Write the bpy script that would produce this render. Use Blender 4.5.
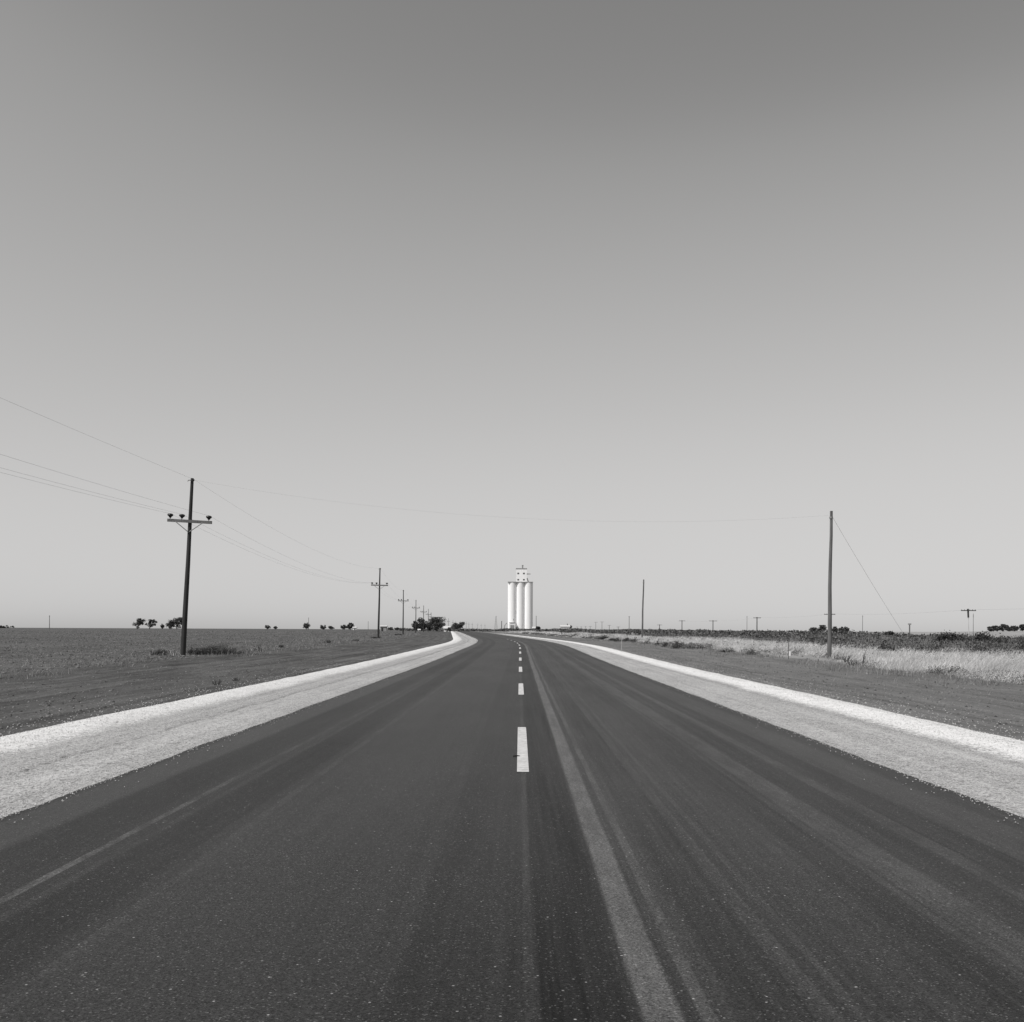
import bpy, math, random
import numpy as np
from mathutils import Vector, Matrix

scene = bpy.context.scene
for o in list(bpy.data.objects):
    bpy.data.objects.remove(o)
R = math.radians
F = 1024.0            # focal length in pixels
CX, CY = 519.6, 629.9 # where the optical axis meets the picture
H = 1.45              # eye height
ROLL = R(0.26)

# ------------------------------------------------------------------ camera
cam_d = bpy.data.cameras.new('camera')
cam_d.sensor_fit = 'HORIZONTAL'
cam_d.sensor_width = 36.0
cam_d.lens = 36.0
cam_d.shift_x = -(CX - 512) / 1024
cam_d.shift_y = (CY - 511) / 1024
cam_d.clip_start = 0.05
cam_d.clip_end = 20000
cam = bpy.data.objects.new('camera', cam_d)
scene.collection.objects.link(cam)
cam.location = (0, 0, H)
cam.rotation_euler = (R(90), -ROLL, 0)
scene.camera = cam

# ------------------------------------------------------------------ sky, sun, exposure
SUN_EL, SUN_AZ = 54.0, -126.0     # azimuth clockwise from +Y (straight ahead)
world = bpy.data.worlds.new('World')
scene.world = world
world.use_nodes = True
wt = world.node_tree
for n in list(wt.nodes):
    wt.nodes.remove(n)
sky = wt.nodes.new('ShaderNodeTexSky')
sky.sky_type = 'NISHITA'
sky.sun_disc = False
sky.sun_elevation = R(SUN_EL)
sky.sun_rotation = R(SUN_AZ)
sky.altitude = 0
sky.air_density = 1.0
sky.dust_density = 0.6
sky.ozone_density = 1.0
# black and white film behind a yellow filter: weigh the three channels into one grey
sep = wt.nodes.new('ShaderNodeSeparateColor')
wt.links.new(sky.outputs[0], sep.inputs[0])
prev = None
for ch, w in ((0, 0.453), (1, 0.0), (2, 0.547)):
    m = wt.nodes.new('ShaderNodeMath'); m.operation = 'MULTIPLY_ADD'
    wt.links.new(sep.outputs[ch], m.inputs[0]); m.inputs[1].default_value = w
    if prev is None:
        m.inputs[2].default_value = 0
    else:
        wt.links.new(prev, m.inputs[2])
    prev = m.outputs[0]
# the film's own response: lifts the middle of the sky, holds back the brightest part
SKY = 0.109
sc_ = wt.nodes.new('ShaderNodeMath'); sc_.operation = 'MULTIPLY'
wt.links.new(prev, sc_.inputs[0]); sc_.inputs[1].default_value = SKY
fc = wt.nodes.new('ShaderNodeFloatCurve')
cv = fc.mapping.curves[0]
for x_, y_ in ((0.238, 0.228), (0.287, 0.335), (0.337, 0.410), (0.418, 0.497), (0.527, 0.580), (0.631, 0.622)):
    cv.points.new(x_, y_)
cv.points[0].location = (0.0, 0.0); cv.points[-1].location = (1.0, 0.72)
fc.mapping.update()
wt.links.new(sc_.outputs[0], fc.inputs['Value'])
dv = wt.nodes.new('ShaderNodeMath'); dv.operation = 'DIVIDE'
wt.links.new(fc.outputs[0], dv.inputs[0]); dv.inputs[1].default_value = SKY
prev = dv.outputs[0]
tint = wt.nodes.new('ShaderNodeCombineColor')
for k, t in enumerate((1.0, 0.990, 0.982)):
    mm = wt.nodes.new('ShaderNodeMath'); mm.operation = 'MULTIPLY'
    wt.links.new(prev, mm.inputs[0]); mm.inputs[1].default_value = t
    wt.links.new(mm.outputs[0], tint.inputs[k])
bg = wt.nodes.new('ShaderNodeBackground')
bg.inputs['Strength'].default_value = SKY
wt.links.new(tint.outputs[0], bg.inputs['Color'])
wo = wt.nodes.new('ShaderNodeOutputWorld')
wt.links.new(bg.outputs[0], wo.inputs[0])

sun_d = bpy.data.lights.new('sun', 'SUN')
sun_d.energy = 4.3
sun_d.angle = R(0.53)
sun_d.color = (1.0, 0.985, 0.968)
sun = bpy.data.objects.new('sun', sun_d)
scene.collection.objects.link(sun)
sd = Vector((math.sin(R(SUN_AZ)) * math.cos(R(SUN_EL)), math.cos(R(SUN_AZ)) * math.cos(R(SUN_EL)), math.sin(R(SUN_EL))))
sun.rotation_euler = sd.to_track_quat('Z', 'Y').to_euler()
sun.location = (-30, -20, 60)

vs = scene.view_settings
vs.view_transform = 'Standard'
vs.look = 'None'
vs.exposure = 0.0
vs.gamma = 1.0
vs.use_curve_mapping = False

# ------------------------------------------------------------------ helpers
rng = np.random.default_rng(7)
random.seed(5)

def smooth(a, b, x):
    t = np.clip((np.asarray(x, float) - a) / (b - a), 0, 1)
    return t * t * (3 - 2 * t)

def xc(Y):
    """centre line of the road: straight, then a bend to the left, then straight again"""
    Y = np.asarray(Y, float)
    a = np.clip(Y - 75, 0, 75)
    return -(a * a) / 2200.0 - np.maximum(Y - 150, 0) * 0.0682

def zr(Y):
    Y = np.asarray(Y, float)
    return 0.15 * smooth(38, 92, Y) + 0.35 * smooth(85, 360, Y)

PS = np.array([-400, -60, -24, -17, -12, -9, -7.4, -6.9, -3.7, 3.7, 6.6, 7.1, 9, 12, 15, 19, 26, 60, 400], float)
PZ = np.array([0.02, 0.0, -0.03, -0.04, -0.13, -0.12, -0.06, -0.10, -0.12, -0.12, -0.10, -0.06, -0.13, -0.17, -0.10, -0.06, -0.05, 0.02, 0.0], float)

def vnoise(x, y, seed=0):
    """cheap smooth value noise"""
    x = np.asarray(x, float); y = np.asarray(y, float)
    xi = np.floor(x); yi = np.floor(y); fx = x - xi; fy = y - yi
    fx = fx * fx * (3 - 2 * fx); fy = fy * fy * (3 - 2 * fy)
    def h(a, b):
        v = np.sin(a * 127.1 + b * 311.7 + seed * 74.7) * 43758.5453
        return v - np.floor(v)
    return (h(xi, yi) * (1 - fx) + h(xi + 1, yi) * fx) * (1 - fy) + (h(xi, yi + 1) * (1 - fx) + h(xi + 1, yi + 1) * fx) * fy

def gz(X, Y):
    X = np.asarray(X, float); Y = np.asarray(Y, float)
    s = X - xc(Y)
    z = zr(Y) + np.interp(s, PS, PZ)
    off = smooth(7.2, 11, np.abs(s))
    z = z + off * 0.07 * (vnoise(X * 0.45, Y * 0.3, 3) - 0.5) + off * 0.05 * (vnoise(X * 1.7, Y * 1.3, 4) - 0.5)
    z = z + 0.40 * smooth(200, 560, Y) * smooth(15, 70, -s)
    # low swell of open land at the far right
    z = z + 1.7 * np.exp(-((X - 265) / 75.0) ** 2 - ((Y - 470) / 120.0) ** 2)
    return z

def uv_of(px, py):
    x, y = px - CX, CY - py
    c, s_ = math.cos(ROLL), math.sin(ROLL)
    return x * c - y * s_, x * s_ + y * c

def at(px, py, Y):
    """the point at distance Y that the photograph shows at px, py"""
    u, v = uv_of(px, py)
    return Vector((u * Y / F, Y, H + v * Y / F))

def link(o, parent=None):
    scene.collection.objects.link(o)
    if parent is not None:
        o.parent = parent
    return o

def tag(o, label=None, cat=None, group=None, kind=None):
    if label: o['label'] = label
    if cat: o['category'] = cat
    if group: o['group'] = group
    if kind: o['kind'] = kind
    return o

def empty(name, loc, label=None, cat=None, group=None):
    o = bpy.data.objects.new(name, None)
    o.empty_display_size = 0.5
    o.location = loc
    link(o)
    return tag(o, label, cat, group)

def copy_tree(o, parent=None):
    c = o.copy()
    link(c, parent)
    for ch in list(o.children):
        copy_tree(ch, c)
    return c

class MB:
    """collects shapes into one mesh"""
    def __init__(self):
        self.v = []; self.f = []
    def box(self, c, s, rot=None):
        b = len(self.v)
        for dx in (-.5, .5):
            for dy in (-.5, .5):
                for dz in (-.5, .5):
                    p = Vector((dx * s[0], dy * s[1], dz * s[2]))
                    if rot is not None: p = rot @ p
                    self.v.append((p.x + c[0], p.y + c[1], p.z + c[2]))
        for q in ((0, 1, 3, 2), (4, 6, 7, 5), (0, 4, 5, 1), (2, 3, 7, 6), (0, 2, 6, 4), (1, 5, 7, 3)):
            self.f.append(tuple(b + i for i in q))
        return self
    def tube(self, pts, radii, n=8, cap=True):
        pts = [Vector(p) for p in pts]
        if not hasattr(radii, '__len__'): radii = [radii] * len(pts)
        b = len(self.v)
        for i, p in enumerate(pts):
            d = (pts[min(i + 1, len(pts) - 1)] - pts[max(i - 1, 0)]).normalized()
            a = Vector((0, 0, 1)) if abs(d.z) < 0.9 else Vector((0, 1, 0))
            e1 = d.cross(a).normalized(); e2 = d.cross(e1)
            for k in range(n):
                t = 2 * math.pi * k / n
                q = p + (e1 * math.cos(t) + e2 * math.sin(t)) * radii[i]
                self.v.append(tuple(q))
        for i in range(len(pts) - 1):
            for k in range(n):
                k2 = (k + 1) % n
                self.f.append((b + i * n + k, b + i * n + k2, b + (i + 1) * n + k2, b + (i + 1) * n + k))
        if cap:
            self.cap(b, n, True); self.cap(b + (len(pts) - 1) * n, n, False)
        return self
    def cap(self, b, n, flip):
        c = len(self.v)
        self.v += [self.v[b + k] for k in range(n)]
        f = tuple(c + k for k in range(n))
        self.f.append(f[::-1] if flip else f)
    def lathe(self, prof, c=(0, 0, 0), n=12):
        b = len(self.v)
        for r, z in prof:
            for k in range(n):
                t = 2 * math.pi * k / n
                self.v.append((c[0] + r * math.cos(t), c[1] + r * math.sin(t), c[2] + z))
        for i in range(len(prof) - 1):
            for k in range(n):
                k2 = (k + 1) % n
                self.f.append((b + i * n + k, b + i * n + k2, b + (i + 1) * n + k2, b + (i + 1) * n + k))
        self.cap(b, n, True); self.cap(b + (len(prof) - 1) * n, n, False)
        return self
    def prism(self, poly, y0, y1):
        """polygon in x,z pushed from y0 to y1"""
        b = len(self.v); n = len(poly)
        for y in (y0, y1):
            for x, z in poly: self.v.append((x, y, z))
        for k in range(n):
            k2 = (k + 1) % n
            self.f.append((b + k, b + k2, b + n + k2, b + n + k))
        self.f.append(tuple(b + k for k in range(n))[::-1])
        self.f.append(tuple(b + n + k for k in range(n)))
        return self
    def build(self, name, mat, parent=None, smooth_=False, loc=None):
        me = bpy.data.meshes.new(name)
        me.from_pydata(self.v, [], self.f)
        me.update()
        if smooth_:
            me.polygons.foreach_set('use_smooth', [True] * len(me.polygons))
        me.materials.append(mat)
        o = bpy.data.objects.new(name, me)
        if loc is not None: o.location = loc
        return link(o, parent)

def np_mesh(name, verts, faces, mat, parent=None, smooth_=False, uv=None, loc=None):
    """verts (N,3), faces (M,k) of one size k"""
    verts = np.asarray(verts, np.float32); faces = np.asarray(faces, np.int32)
    me = bpy.data.meshes.new(name)
    k = faces.shape[1]; m = faces.shape[0]
    me.vertices.add(len(verts)); me.vertices.foreach_set('co', verts.ravel())
    me.loops.add(m * k); me.loops.foreach_set('vertex_index', faces.ravel())
    me.polygons.add(m)
    me.polygons.foreach_set('loop_start', np.arange(m, dtype=np.int32) * k)
    try:
        me.polygons.foreach_set('loop_total', np.full(m, k, np.int32))
    except Exception:
        pass
    if smooth_:
        me.polygons.foreach_set('use_smooth', np.ones(m, bool))
    if uv is not None:
        l = me.uv_layers.new(name='UVMap')
        l.data.foreach_set('uv', np.asarray(uv, np.float32)[faces.ravel()].ravel())
    me.update(calc_edges=True)
    me.validate()
    me.materials.append(mat)
    o = bpy.data.objects.new(name, me)
    if loc is not None: o.location = loc
    return link(o, parent)

def leaf_arrays(cen, size, aspect=0.6, up=0.0):
    """small four-cornered leaves, one per centre, each turned its own way"""
    n = len(cen)
    size = np.broadcast_to(np.asarray(size, float), (n,)) * rng.uniform(0.6, 1.35, n)
    a = rng.normal(size=(n, 3)); a[:, 2] += up
    a /= np.linalg.norm(a, axis=1)[:, None]
    b = rng.normal(size=(n, 3)); b -= (a * b).sum(1)[:, None] * a
    b /= np.linalg.norm(b, axis=1)[:, None]
    a = a * size[:, None] * 0.5; b = b * size[:, None] * 0.5 * aspect
    v = np.stack([cen - a, cen + b, cen + a, cen - b], 1).reshape(-1, 3)
    f = np.arange(4 * n).reshape(n, 4)
    return v, f

def blade_arrays(base, hgt, wid, lean, curl=0.35):
    """grass blades: two-segment tapering strips. base (N,3), lean (N,2)"""
    n = len(base)
    ang = rng.uniform(0, 2 * math.pi, n)
    w = np.stack([np.cos(ang), np.sin(ang), np.zeros(n)], 1) * (wid * 0.5)[:, None]
    L = np.concatenate([lean, np.zeros((n, 1))], 1)
    up = np.zeros((n, 3)); up[:, 2] = 1
    mid = base + up * (hgt * 0.55)[:, None] + L * (hgt * 0.3)[:, None]
    tip = base + up * (hgt)[:, None] + L * (hgt * (0.6 + curl))[:, None]
    v = np.stack([base - w, base + w, mid + w * 0.7, mid - w * 0.7, tip + w * 0.25, tip - w * 0.25], 1).reshape(-1, 3)
    i = np.arange(n)[:, None] * 6
    f = np.concatenate([i + np.array([[0, 1, 2, 3]]), i + np.array([[3, 2, 4, 5]])], 0)
    return v, f

def stone_arrays(cen, size):
    n = len(cen)
    base = np.array([[1, 0, 0], [0, 1, 0], [-1, 0, 0], [0, -1, 0], [0, 0, 0.8], [0, 0, -0.5]], float)
    v = base[None] * (size[:, None, None] * 0.5) * rng.uniform(0.65, 1.25, (n, 6, 1))
    t = rng.uniform(0, 2 * math.pi, n); c, s = np.cos(t), np.sin(t)
    vx = v[:, :, 0] * c[:, None] - v[:, :, 1] * s[:, None]
    vy = v[:, :, 0] * s[:, None] + v[:, :, 1] * c[:, None]
    v = np.stack([vx, vy, v[:, :, 2]], 2) + cen[:, None, :]
    fb = np.array([[0, 1, 4], [1, 2, 4], [2, 3, 4], [3, 0, 4], [1, 0, 5], [2, 1, 5], [3, 2, 5], [0, 3, 5]])
    f = (np.arange(n)[:, None, None] * 6 + fb[None]).reshape(-1, 3)
    return v.reshape(-1, 3), f

# ------------------------------------------------------------------ materials
class NT:
    def __init__(self, name):
        self.m = bpy.data.materials.new(name); self.m.use_nodes = True
        self.t = self.m.node_tree
        self.bsdf = next(n for n in self.t.nodes if n.type == 'BSDF_PRINCIPLED')
        self.out = next(n for n in self.t.nodes if n.type == 'OUTPUT_MATERIAL')
    def put(self, sock, val):
        if isinstance(val, bpy.types.NodeSocket): self.t.links.new(val, sock)
        elif val is not None: sock.default_value = val
    def math(self, op, a, b=None, c=None, clamp=False):
        n = self.t.nodes.new('ShaderNodeMath'); n.operation = op; n.use_clamp = clamp
        self.put(n.inputs[0], a)
        if b is not None: self.put(n.inputs[1], b)
        if c is not None: self.put(n.inputs[2], c)
        return n.outputs[0]
    def mapr(self, x, a, b, c=0.0, d=1.0, smooth_=True):
        n = self.t.nodes.new('ShaderNodeMapRange')
        n.interpolation_type = 'SMOOTHSTEP' if smooth_ else 'LINEAR'
        for i, v in enumerate((x, a, b, c, d)): self.put(n.inputs[i], v)
        return n.outputs[0]
    def mixf(self, f, a, b):
        n = self.t.nodes.new('ShaderNodeMix'); n.data_type = 'FLOAT'
        self.put(n.inputs[0], f); self.put(n.inputs[2], a); self.put(n.inputs[3], b)
        return n.outputs[0]
    def coord(self, kind='Object'):
        return self.t.nodes.new('ShaderNodeTexCoord').outputs[kind]
    def uv(self):
        n = self.t.nodes.new('ShaderNodeUVMap'); n.uv_map = 'UVMap'
        return n.outputs[0]
    def sepxyz(self, v):
        n = self.t.nodes.new('ShaderNodeSeparateXYZ'); self.put(n.inputs[0], v)
        return n.outputs
    def scale(self, v, s):
        n = self.t.nodes.new('ShaderNodeVectorMath'); n.operation = 'MULTIPLY'
        self.put(n.inputs[0], v); n.inputs[1].default_value = s
        return n.outputs[0]
    def noise(self, vec, scale=1.0, detail=3.0, rough=0.55, dist=0.0):
        n = self.t.nodes.new('ShaderNodeTexNoise')
        self.put(n.inputs['Vector'], vec); n.inputs['Scale'].default_value = scale
        n.inputs['Detail'].default_value = detail; n.inputs['Roughness'].default_value = rough
        n.inputs['Distortion'].default_value = dist
        return n.outputs[0]
    def voro(self, vec, scale=1.0, feature='F1'):
        n = self.t.nodes.new('ShaderNodeTexVoronoi'); n.feature = feature
        self.put(n.inputs['Vector'], vec); n.inputs['Scale'].default_value = scale
        return n
    def rnd(self, colour):
        """one random number per cell"""
        n = self.t.nodes.new('ShaderNodeSeparateColor'); self.put(n.inputs[0], colour)
        return n.outputs[0]
    def bump(self, h, strength=0.5, dist=0.01, normal=None):
        n = self.t.nodes.new('ShaderNodeBump')
        n.inputs['Strength'].default_value = strength; n.inputs['Distance'].default_value = dist
        self.put(n.inputs['Height'], h)
        if normal is not None: self.put(n.inputs['Normal'], normal)
        return n.outputs[0]
    def grey(self, v):
        n = self.t.nodes.new('ShaderNodeCombineColor')
        for i, k in enumerate((1.0, 0.997, 1.0)):
            self.put(n.inputs[i], self.math('MULTIPLY', v, k) if k != 1.0 else v)
        return n.outputs[0]
    def done(self, val, rough=0.85, spec=0.25, normal=None):
        self.put(self.bsdf.inputs['Base Color'], self.grey(val))
        self.put(self.bsdf.inputs['Roughness'], rough)
        self.put(self.bsdf.inputs['Specular IOR Level'], spec)
        if normal is not None: self.put(self.bsdf.inputs['Normal'], normal)
        return self.m

def simple(name, v, var=0.2, scale=4.0, rough=0.8, spec=0.25, stretch=(1, 1, 1), bump=0.0):
    t = NT(name)
    c = t.scale(t.coord('Object'), stretch)
    n = t.noise(c, scale, 5, 0.6)
    val = t.mapr(n, 0.25, 0.75, v * (1 - var), v * (1 + var), False)
    nm = t.bump(n, 0.6, bump) if bump else None
    return t.done(val, rough, spec, nm)

def mat_asphalt():
    t = NT('asphalt')
    uv = t.uv(); xyz = t.sepxyz(uv); s, y = xyz[0], xyz[1]
    wob = t.math('MULTIPLY_ADD', t.noise(t.scale(uv, (0.0, 0.16, 0)), 1.0, 2), 0.05, -0.025)
    sw = t.math('ADD', s, wob)
    streaky = t.noise(t.scale(uv, (7.0, 0.10, 0)), 1.0, 6, 0.65)
    fine = t.noise(t.scale(uv, (30.0, 0.35, 0)), 1.0, 4, 0.6)
    patch = t.noise(t.scale(uv, (0.5, 0.12, 0)), 1.0, 4, 0.6)
    broken = t.noise(t.scale(uv, (5.0, 1.1, 0)), 1.0, 5, 0.7)
    half = t.mapr(s, -0.3, 0.3, 0.40, 1.0)
    val = t.math('MULTIPLY_ADD', t.mapr(streaky, 0.3, 0.7, -0.006, 0.006, False), half, 0.0225)
    val = t.math('MULTIPLY_ADD', t.mapr(fine, 0.3, 0.7, -0.006, 0.006, False), half, val)
    val = t.math('ADD', val, t.mapr(patch, 0.3, 0.7, -0.006, 0.007, False))
    # pale tyre tracks and the darker strip to the right of the paving seam
    bands = [(0.53, 0.075, 0.055, 0.6), (0.70, 0.030, 0.026, 0.5), (0.62, 0.20, 0.006, 1.0),
             (1.14, 0.045, 0.013, 0.5), (1.45, 0.25, 0.006, 1.0), (1.28, 0.02, 0.010, 0.6), (2.26, 0.13, 0.022, 0.5), (2.08, 0.03, 0.012, 0.5), (2.78, 0.07, 0.020, 0.5),
             (3.45, 0.22, 0.012, 0.8), (3.20, 0.035, 0.010, 0.5),
             (0.27, 0.20, -0.010, 1.0), (0.045, 0.022, 0.012, 0.4),
             (-2.72, 0.032, 0.060, 0.25), (-2.55, 0.03, 0.010, 0.4), (-3.62, 0.24, 0.016, 0.9), (-3.1, 0.25, -0.005, 1.0),
             (-1.3, 0.7, 0.006, 1.0), (-1.95, 0.04, 0.012, 0.3), (-2.3, 0.22, -0.006, 1.0), (-0.55, 0.05, 0.006, 0.5)]
    for s0, w, amp, solid in bands:
        d = t.math('ABSOLUTE', t.math('SUBTRACT', sw, s0))
        m = t.mapr(d, w * 0.75, w * 1.2, 1.0, 0.0)
        br = t.mapr(broken, 0.35 + 0.12 * (1 - solid), 0.62, solid, 1.0)
        if s0 == -2.72: br = t.math('MULTIPLY', br, t.mapr(y, 6.0, 13.0, 1.0, 0.25))
        val = t.math('MULTIPLY_ADD', t.math('MULTIPLY', m, br), amp * 1.05, val)
    # scuffs
    sc = t.noise(t.scale(uv, (2.6, 0.75, 0)), 1.0, 2, 0.5, 0.4)
    val = t.math('ADD', val, t.mapr(sc, 0.76, 0.80, 0.0, 0.05))
    # stone chips
    vo = t.voro(t.scale(uv, (1, 1, 0)), 140)
    r = t.rnd(vo.outputs['Color'])
    val = t.math('MULTIPLY', val, t.mapr(r, 0.0, 1.0, 0.45, 1.5, False))
    val = t.math('ADD', val, t.mapr(r, 0.95, 1.0, 0.0, 0.065))
    vo2 = t.voro(t.scale(uv, (1, 1, 0)), 62)
    r2 = t.rnd(vo2.outputs['Color'])
    chip = t.math('MULTIPLY', t.mapr(r2, 0.988, 1.0, 0.0, 1.0), t.mapr(vo2.outputs['Distance'], 0.2, 0.45, 1.0, 0.0))
    val = t.math('MULTIPLY_ADD', chip, 0.25, val)
    n1 = t.noise(t.scale(uv, (1, 1, 0)), 130, 3, 0.6)
    nm = t.bump(t.math('ADD', vo.outputs['Distance'], n1), 0.55, 0.006)
    val = t.math('MAXIMUM', val, 0.004)
    m = t.done(val, 0.32, 0.25, t.bump(n1, 0.25, 0.003))
    # porous, rough matrix: only about a quarter of the surface has a sheen
    df = t.t.nodes.new('ShaderNodeBsdfDiffuse'); df.inputs['Roughness'].default_value = 0.6
    t.put(df.inputs['Color'], t.grey(val)); t.put(df.inputs['Normal'], nm)
    mx = t.t.nodes.new('ShaderNodeMixShader'); mx.inputs[0].default_value = 0.40
    t.t.links.new(df.outputs[0], mx.inputs[1]); t.t.links.new(t.bsdf.outputs[0], mx.inputs[2])
    t.t.links.new(mx.outputs[0], t.out.inputs[0])
    return m

def mat_gravel():
    t = NT('crushed_gravel')
    uv = t.uv(); xyz = t.sepxyz(uv); s = xyz[0]
    u3 = t.scale(uv, (1, 1, 0))
    vo = t.voro(u3, 60); r = t.rnd(vo.outputs['Color'])
    vo2 = t.voro(u3, 24); r2 = t.rnd(vo2.outputs['Color'])
    big = t.noise(t.scale(uv, (0.9, 0.22, 0)), 1.0, 5, 0.6)
    mid = t.noise(u3, 3.5, 5, 0.65)
    tracks = t.noise(t.scale(uv, (6.0, 0.05, 0)), 1.0, 4, 0.6)
    # packed part, driven on
    val = t.mapr(r, 0, 1, 0.18, 0.47, False)
    val = t.math('ADD', val, t.mapr(big, 0.3, 0.7, -0.04, 0.04, False))
    val = t.math('ADD', val, t.mapr(mid, 0.3, 0.7, -0.04, 0.04, False))
    val = t.math('ADD', val, t.mapr(tracks, 0.3, 0.7, -0.045, 0.045, False))
    for s0, w, a in ((-5.12, 0.055, -0.15), (-5.55, 0.42, -0.045), (5.62, 0.12, -0.09), (-4.0, 0.12, -0.05), (4.0, 0.12, -0.05)):
        wob = t.math('MULTIPLY_ADD', t.noise(t.scale(uv, (0, 0.4, 0)), 1.0, 3), 0.26, -0.13)
        d = t.math('ABSOLUTE', t.math('SUBTRACT', t.math('ADD', s, wob), s0))
        val = t.math('MULTIPLY_ADD', t.mapr(d, w * 0.4, w * 1.7, 1.0, 0.0), t.math('MULTIPLY', t.mapr(mid, 0.35, 0.6), a), val)
    dark = t.mapr(r2, 0.88, 1.0, 0.0, 1.0)
    val = t.math('MULTIPLY', val, t.mixf(dark, 1.0, 0.55))
    # loose whiter windrow along the outer edge, thinning inwards stone by stone
    lo = t.mapr(r, 0, 1, 0.42, 0.70, False)
    lo = t.math('ADD', lo, t.mapr(mid, 0.3, 0.7, -0.06, 0.06, False))
    lo = t.math('ADD', lo, t.mapr(s, -1, 1, -0.005, 0.035))
    lo = t.math('MULTIPLY', lo, t.mixf(dark, 1.0, 0.72))
    e = t.math('ADD', t.math('ABSOLUTE', s), t.mapr(s, -1, 1, -0.24, 0.02))
    e = t.math('ADD', e, t.math('MULTIPLY_ADD', t.noise(t.scale(uv, (0.6, 0.5, 0)), 1.0, 5, 0.65), 0.46, -0.23))
    e = t.math('ADD', e, t.math('MULTIPLY_ADD', r2, 0.36, -0.18))
    val = t.mixf(t.mapr(e, 5.70, 5.94), val, lo)
    # on the right the gravel gives out before the end of the new paving
    gone = t.math('MULTIPLY', t.mapr(t.math('ADD', xyz[1], t.math('MULTIPLY', big, 80)), 215, 380), t.mapr(s, -1, 1))
    val = t.mixf(gone, val, 0.15)
    nm = t.bump(t.math('MULTIPLY_ADD', vo2.outputs['Distance'], 0.7, vo.outputs['Distance']), 0.55, 0.014)
    return t.done(val, 0.95, 0.1, nm)

def mat_ground():
    t = NT('earth')
    uv = t.uv(); xyz = t.sepxyz(uv); s0, y = xyz[0], xyz[1]
    u3 = t.scale(uv, (1, 1, 0))
    edge = t.math('MULTIPLY_ADD', t.noise(u3, 0.55, 4), 3.0, -1.5)
    s = t.math('ADD', s0, edge)
    clod = t.noise(u3, 5.5, 8, 0.72)
    clod2 = t.noise(t.scale(uv, (0.30, 1.5, 0)), 1.0, 7, 0.7)
    crumb = t.noise(u3, 17.0, 4, 0.7)
    broad = t.noise(t.scale(uv, (0.11, 0.045, 0)), 1.0, 5, 0.6)
    lines = t.noise(t.scale(uv, (2.4, 0.03, 0)), 1.0, 5, 0.6)
    vo = t.voro(u3, 7.0); rv = t.rnd(vo.outputs['Color'])
    vo2 = t.voro(u3, 19.0); rv2 = t.rnd(vo2.outputs['Color'])
    # ploughed field to the left
    field = t.mapr(clod, 0.30, 0.70, 0.01, 0.18, False)
    field = t.math('ADD', field, t.mapr(clod2, 0.3, 0.7, -0.06, 0.05, False))
    field = t.math('ADD', field, t.mapr(broad, 0.3, 0.7, -0.02, 0.02, False))
    # bladed dirt beside the shoulder
    lv = t.mapr(crumb, 0.3, 0.7, 0.04, 0.11, False)
    lv = t.math('ADD', lv, t.mapr(lines, 0.35, 0.68, -0.022, 0.030, False))
    lv = t.math('ADD', lv, t.mapr(clod, 0.3, 0.7, -0.018, 0.018, False))
    blot = t.noise(t.scale(uv, (0.5, 0.16, 0)), 1.0, 6, 0.7)
    lv = t.math('ADD', lv, t.mapr(blot, 0.35, 0.65, -0.022, 0.022, False))
    rvg = t.math('ADD', lv, t.mapr(broad, 0.3, 0.7, 0.040, 0.062, False))
    dry = t.mapr(clod, 0.3, 0.7, 0.12, 0.34, False)
    weedy = t.mapr(clod, 0.3, 0.7, 0.05, 0.14, False)
    far = t.mapr(broad, 0.3, 0.7, 0.20, 0.30, False)
    v = t.mixf(t.mapr(s, -18.5, -15.5), field, lv)
    v = t.mixf(t.mapr(s0, -1, 1), v, rvg)
    v = t.mixf(t.mapr(s, 14.6, 15.8), v, dry)
    v = t.mixf(t.mapr(s, 24, 28), v, weedy)
    v = t.mixf(t.mapr(s, 95, 120), v, far)
    # scattered pale pebbles and dark holes, thickest next to the gravel
    near = t.mapr(t.math('ABSOLUTE', s0), 7.0, 16.0, 1.0, 0.35)
    peb = t.math('MULTIPLY', t.mapr(rv2, 0.90, 0.96), t.mapr(vo2.outputs['Distance'], 0.22, 0.42, 1.0, 0.0))
    v = t.math('MULTIPLY_ADD', t.math('MULTIPLY', peb, near), 0.28, v)
    hole = t.math('MULTIPLY', t.mapr(rv, 0.90, 0.97), t.mapr(vo.outputs['Distance'], 0.2, 0.5, 1.0, 0.0))
    v = t.math('MULTIPLY', v, t.mixf(hole, 1.0, 0.55))
    h = t.math('MULTIPLY_ADD', crumb, 0.35, clod)
    isf = t.mapr(s, -18.5, -15.5, 1.0, 0.55)
    h = t.math('MULTIPLY', h, isf)
    nm = t.bump(h, 0.7, 0.12)
    return t.done(v, 1.0, 0.05, nm)

def mat_wood(name, v):
    t = NT(name)
    c = t.coord('Object')
    g = t.noise(t.scale(c, (24, 24, 0.7)), 1.0, 5, 0.65)
    p = t.noise(c, 0.8, 3, 0.5)
    val = t.mapr(g, 0.3, 0.7, v * 0.65, v * 1.35, False)
    val = t.math('MULTIPLY', val, t.mapr(p, 0.3, 0.7, 0.8, 1.2, False))
    return t.done(val, 0.85, 0.15, t.bump(g, 0.5, 0.01))

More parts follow.
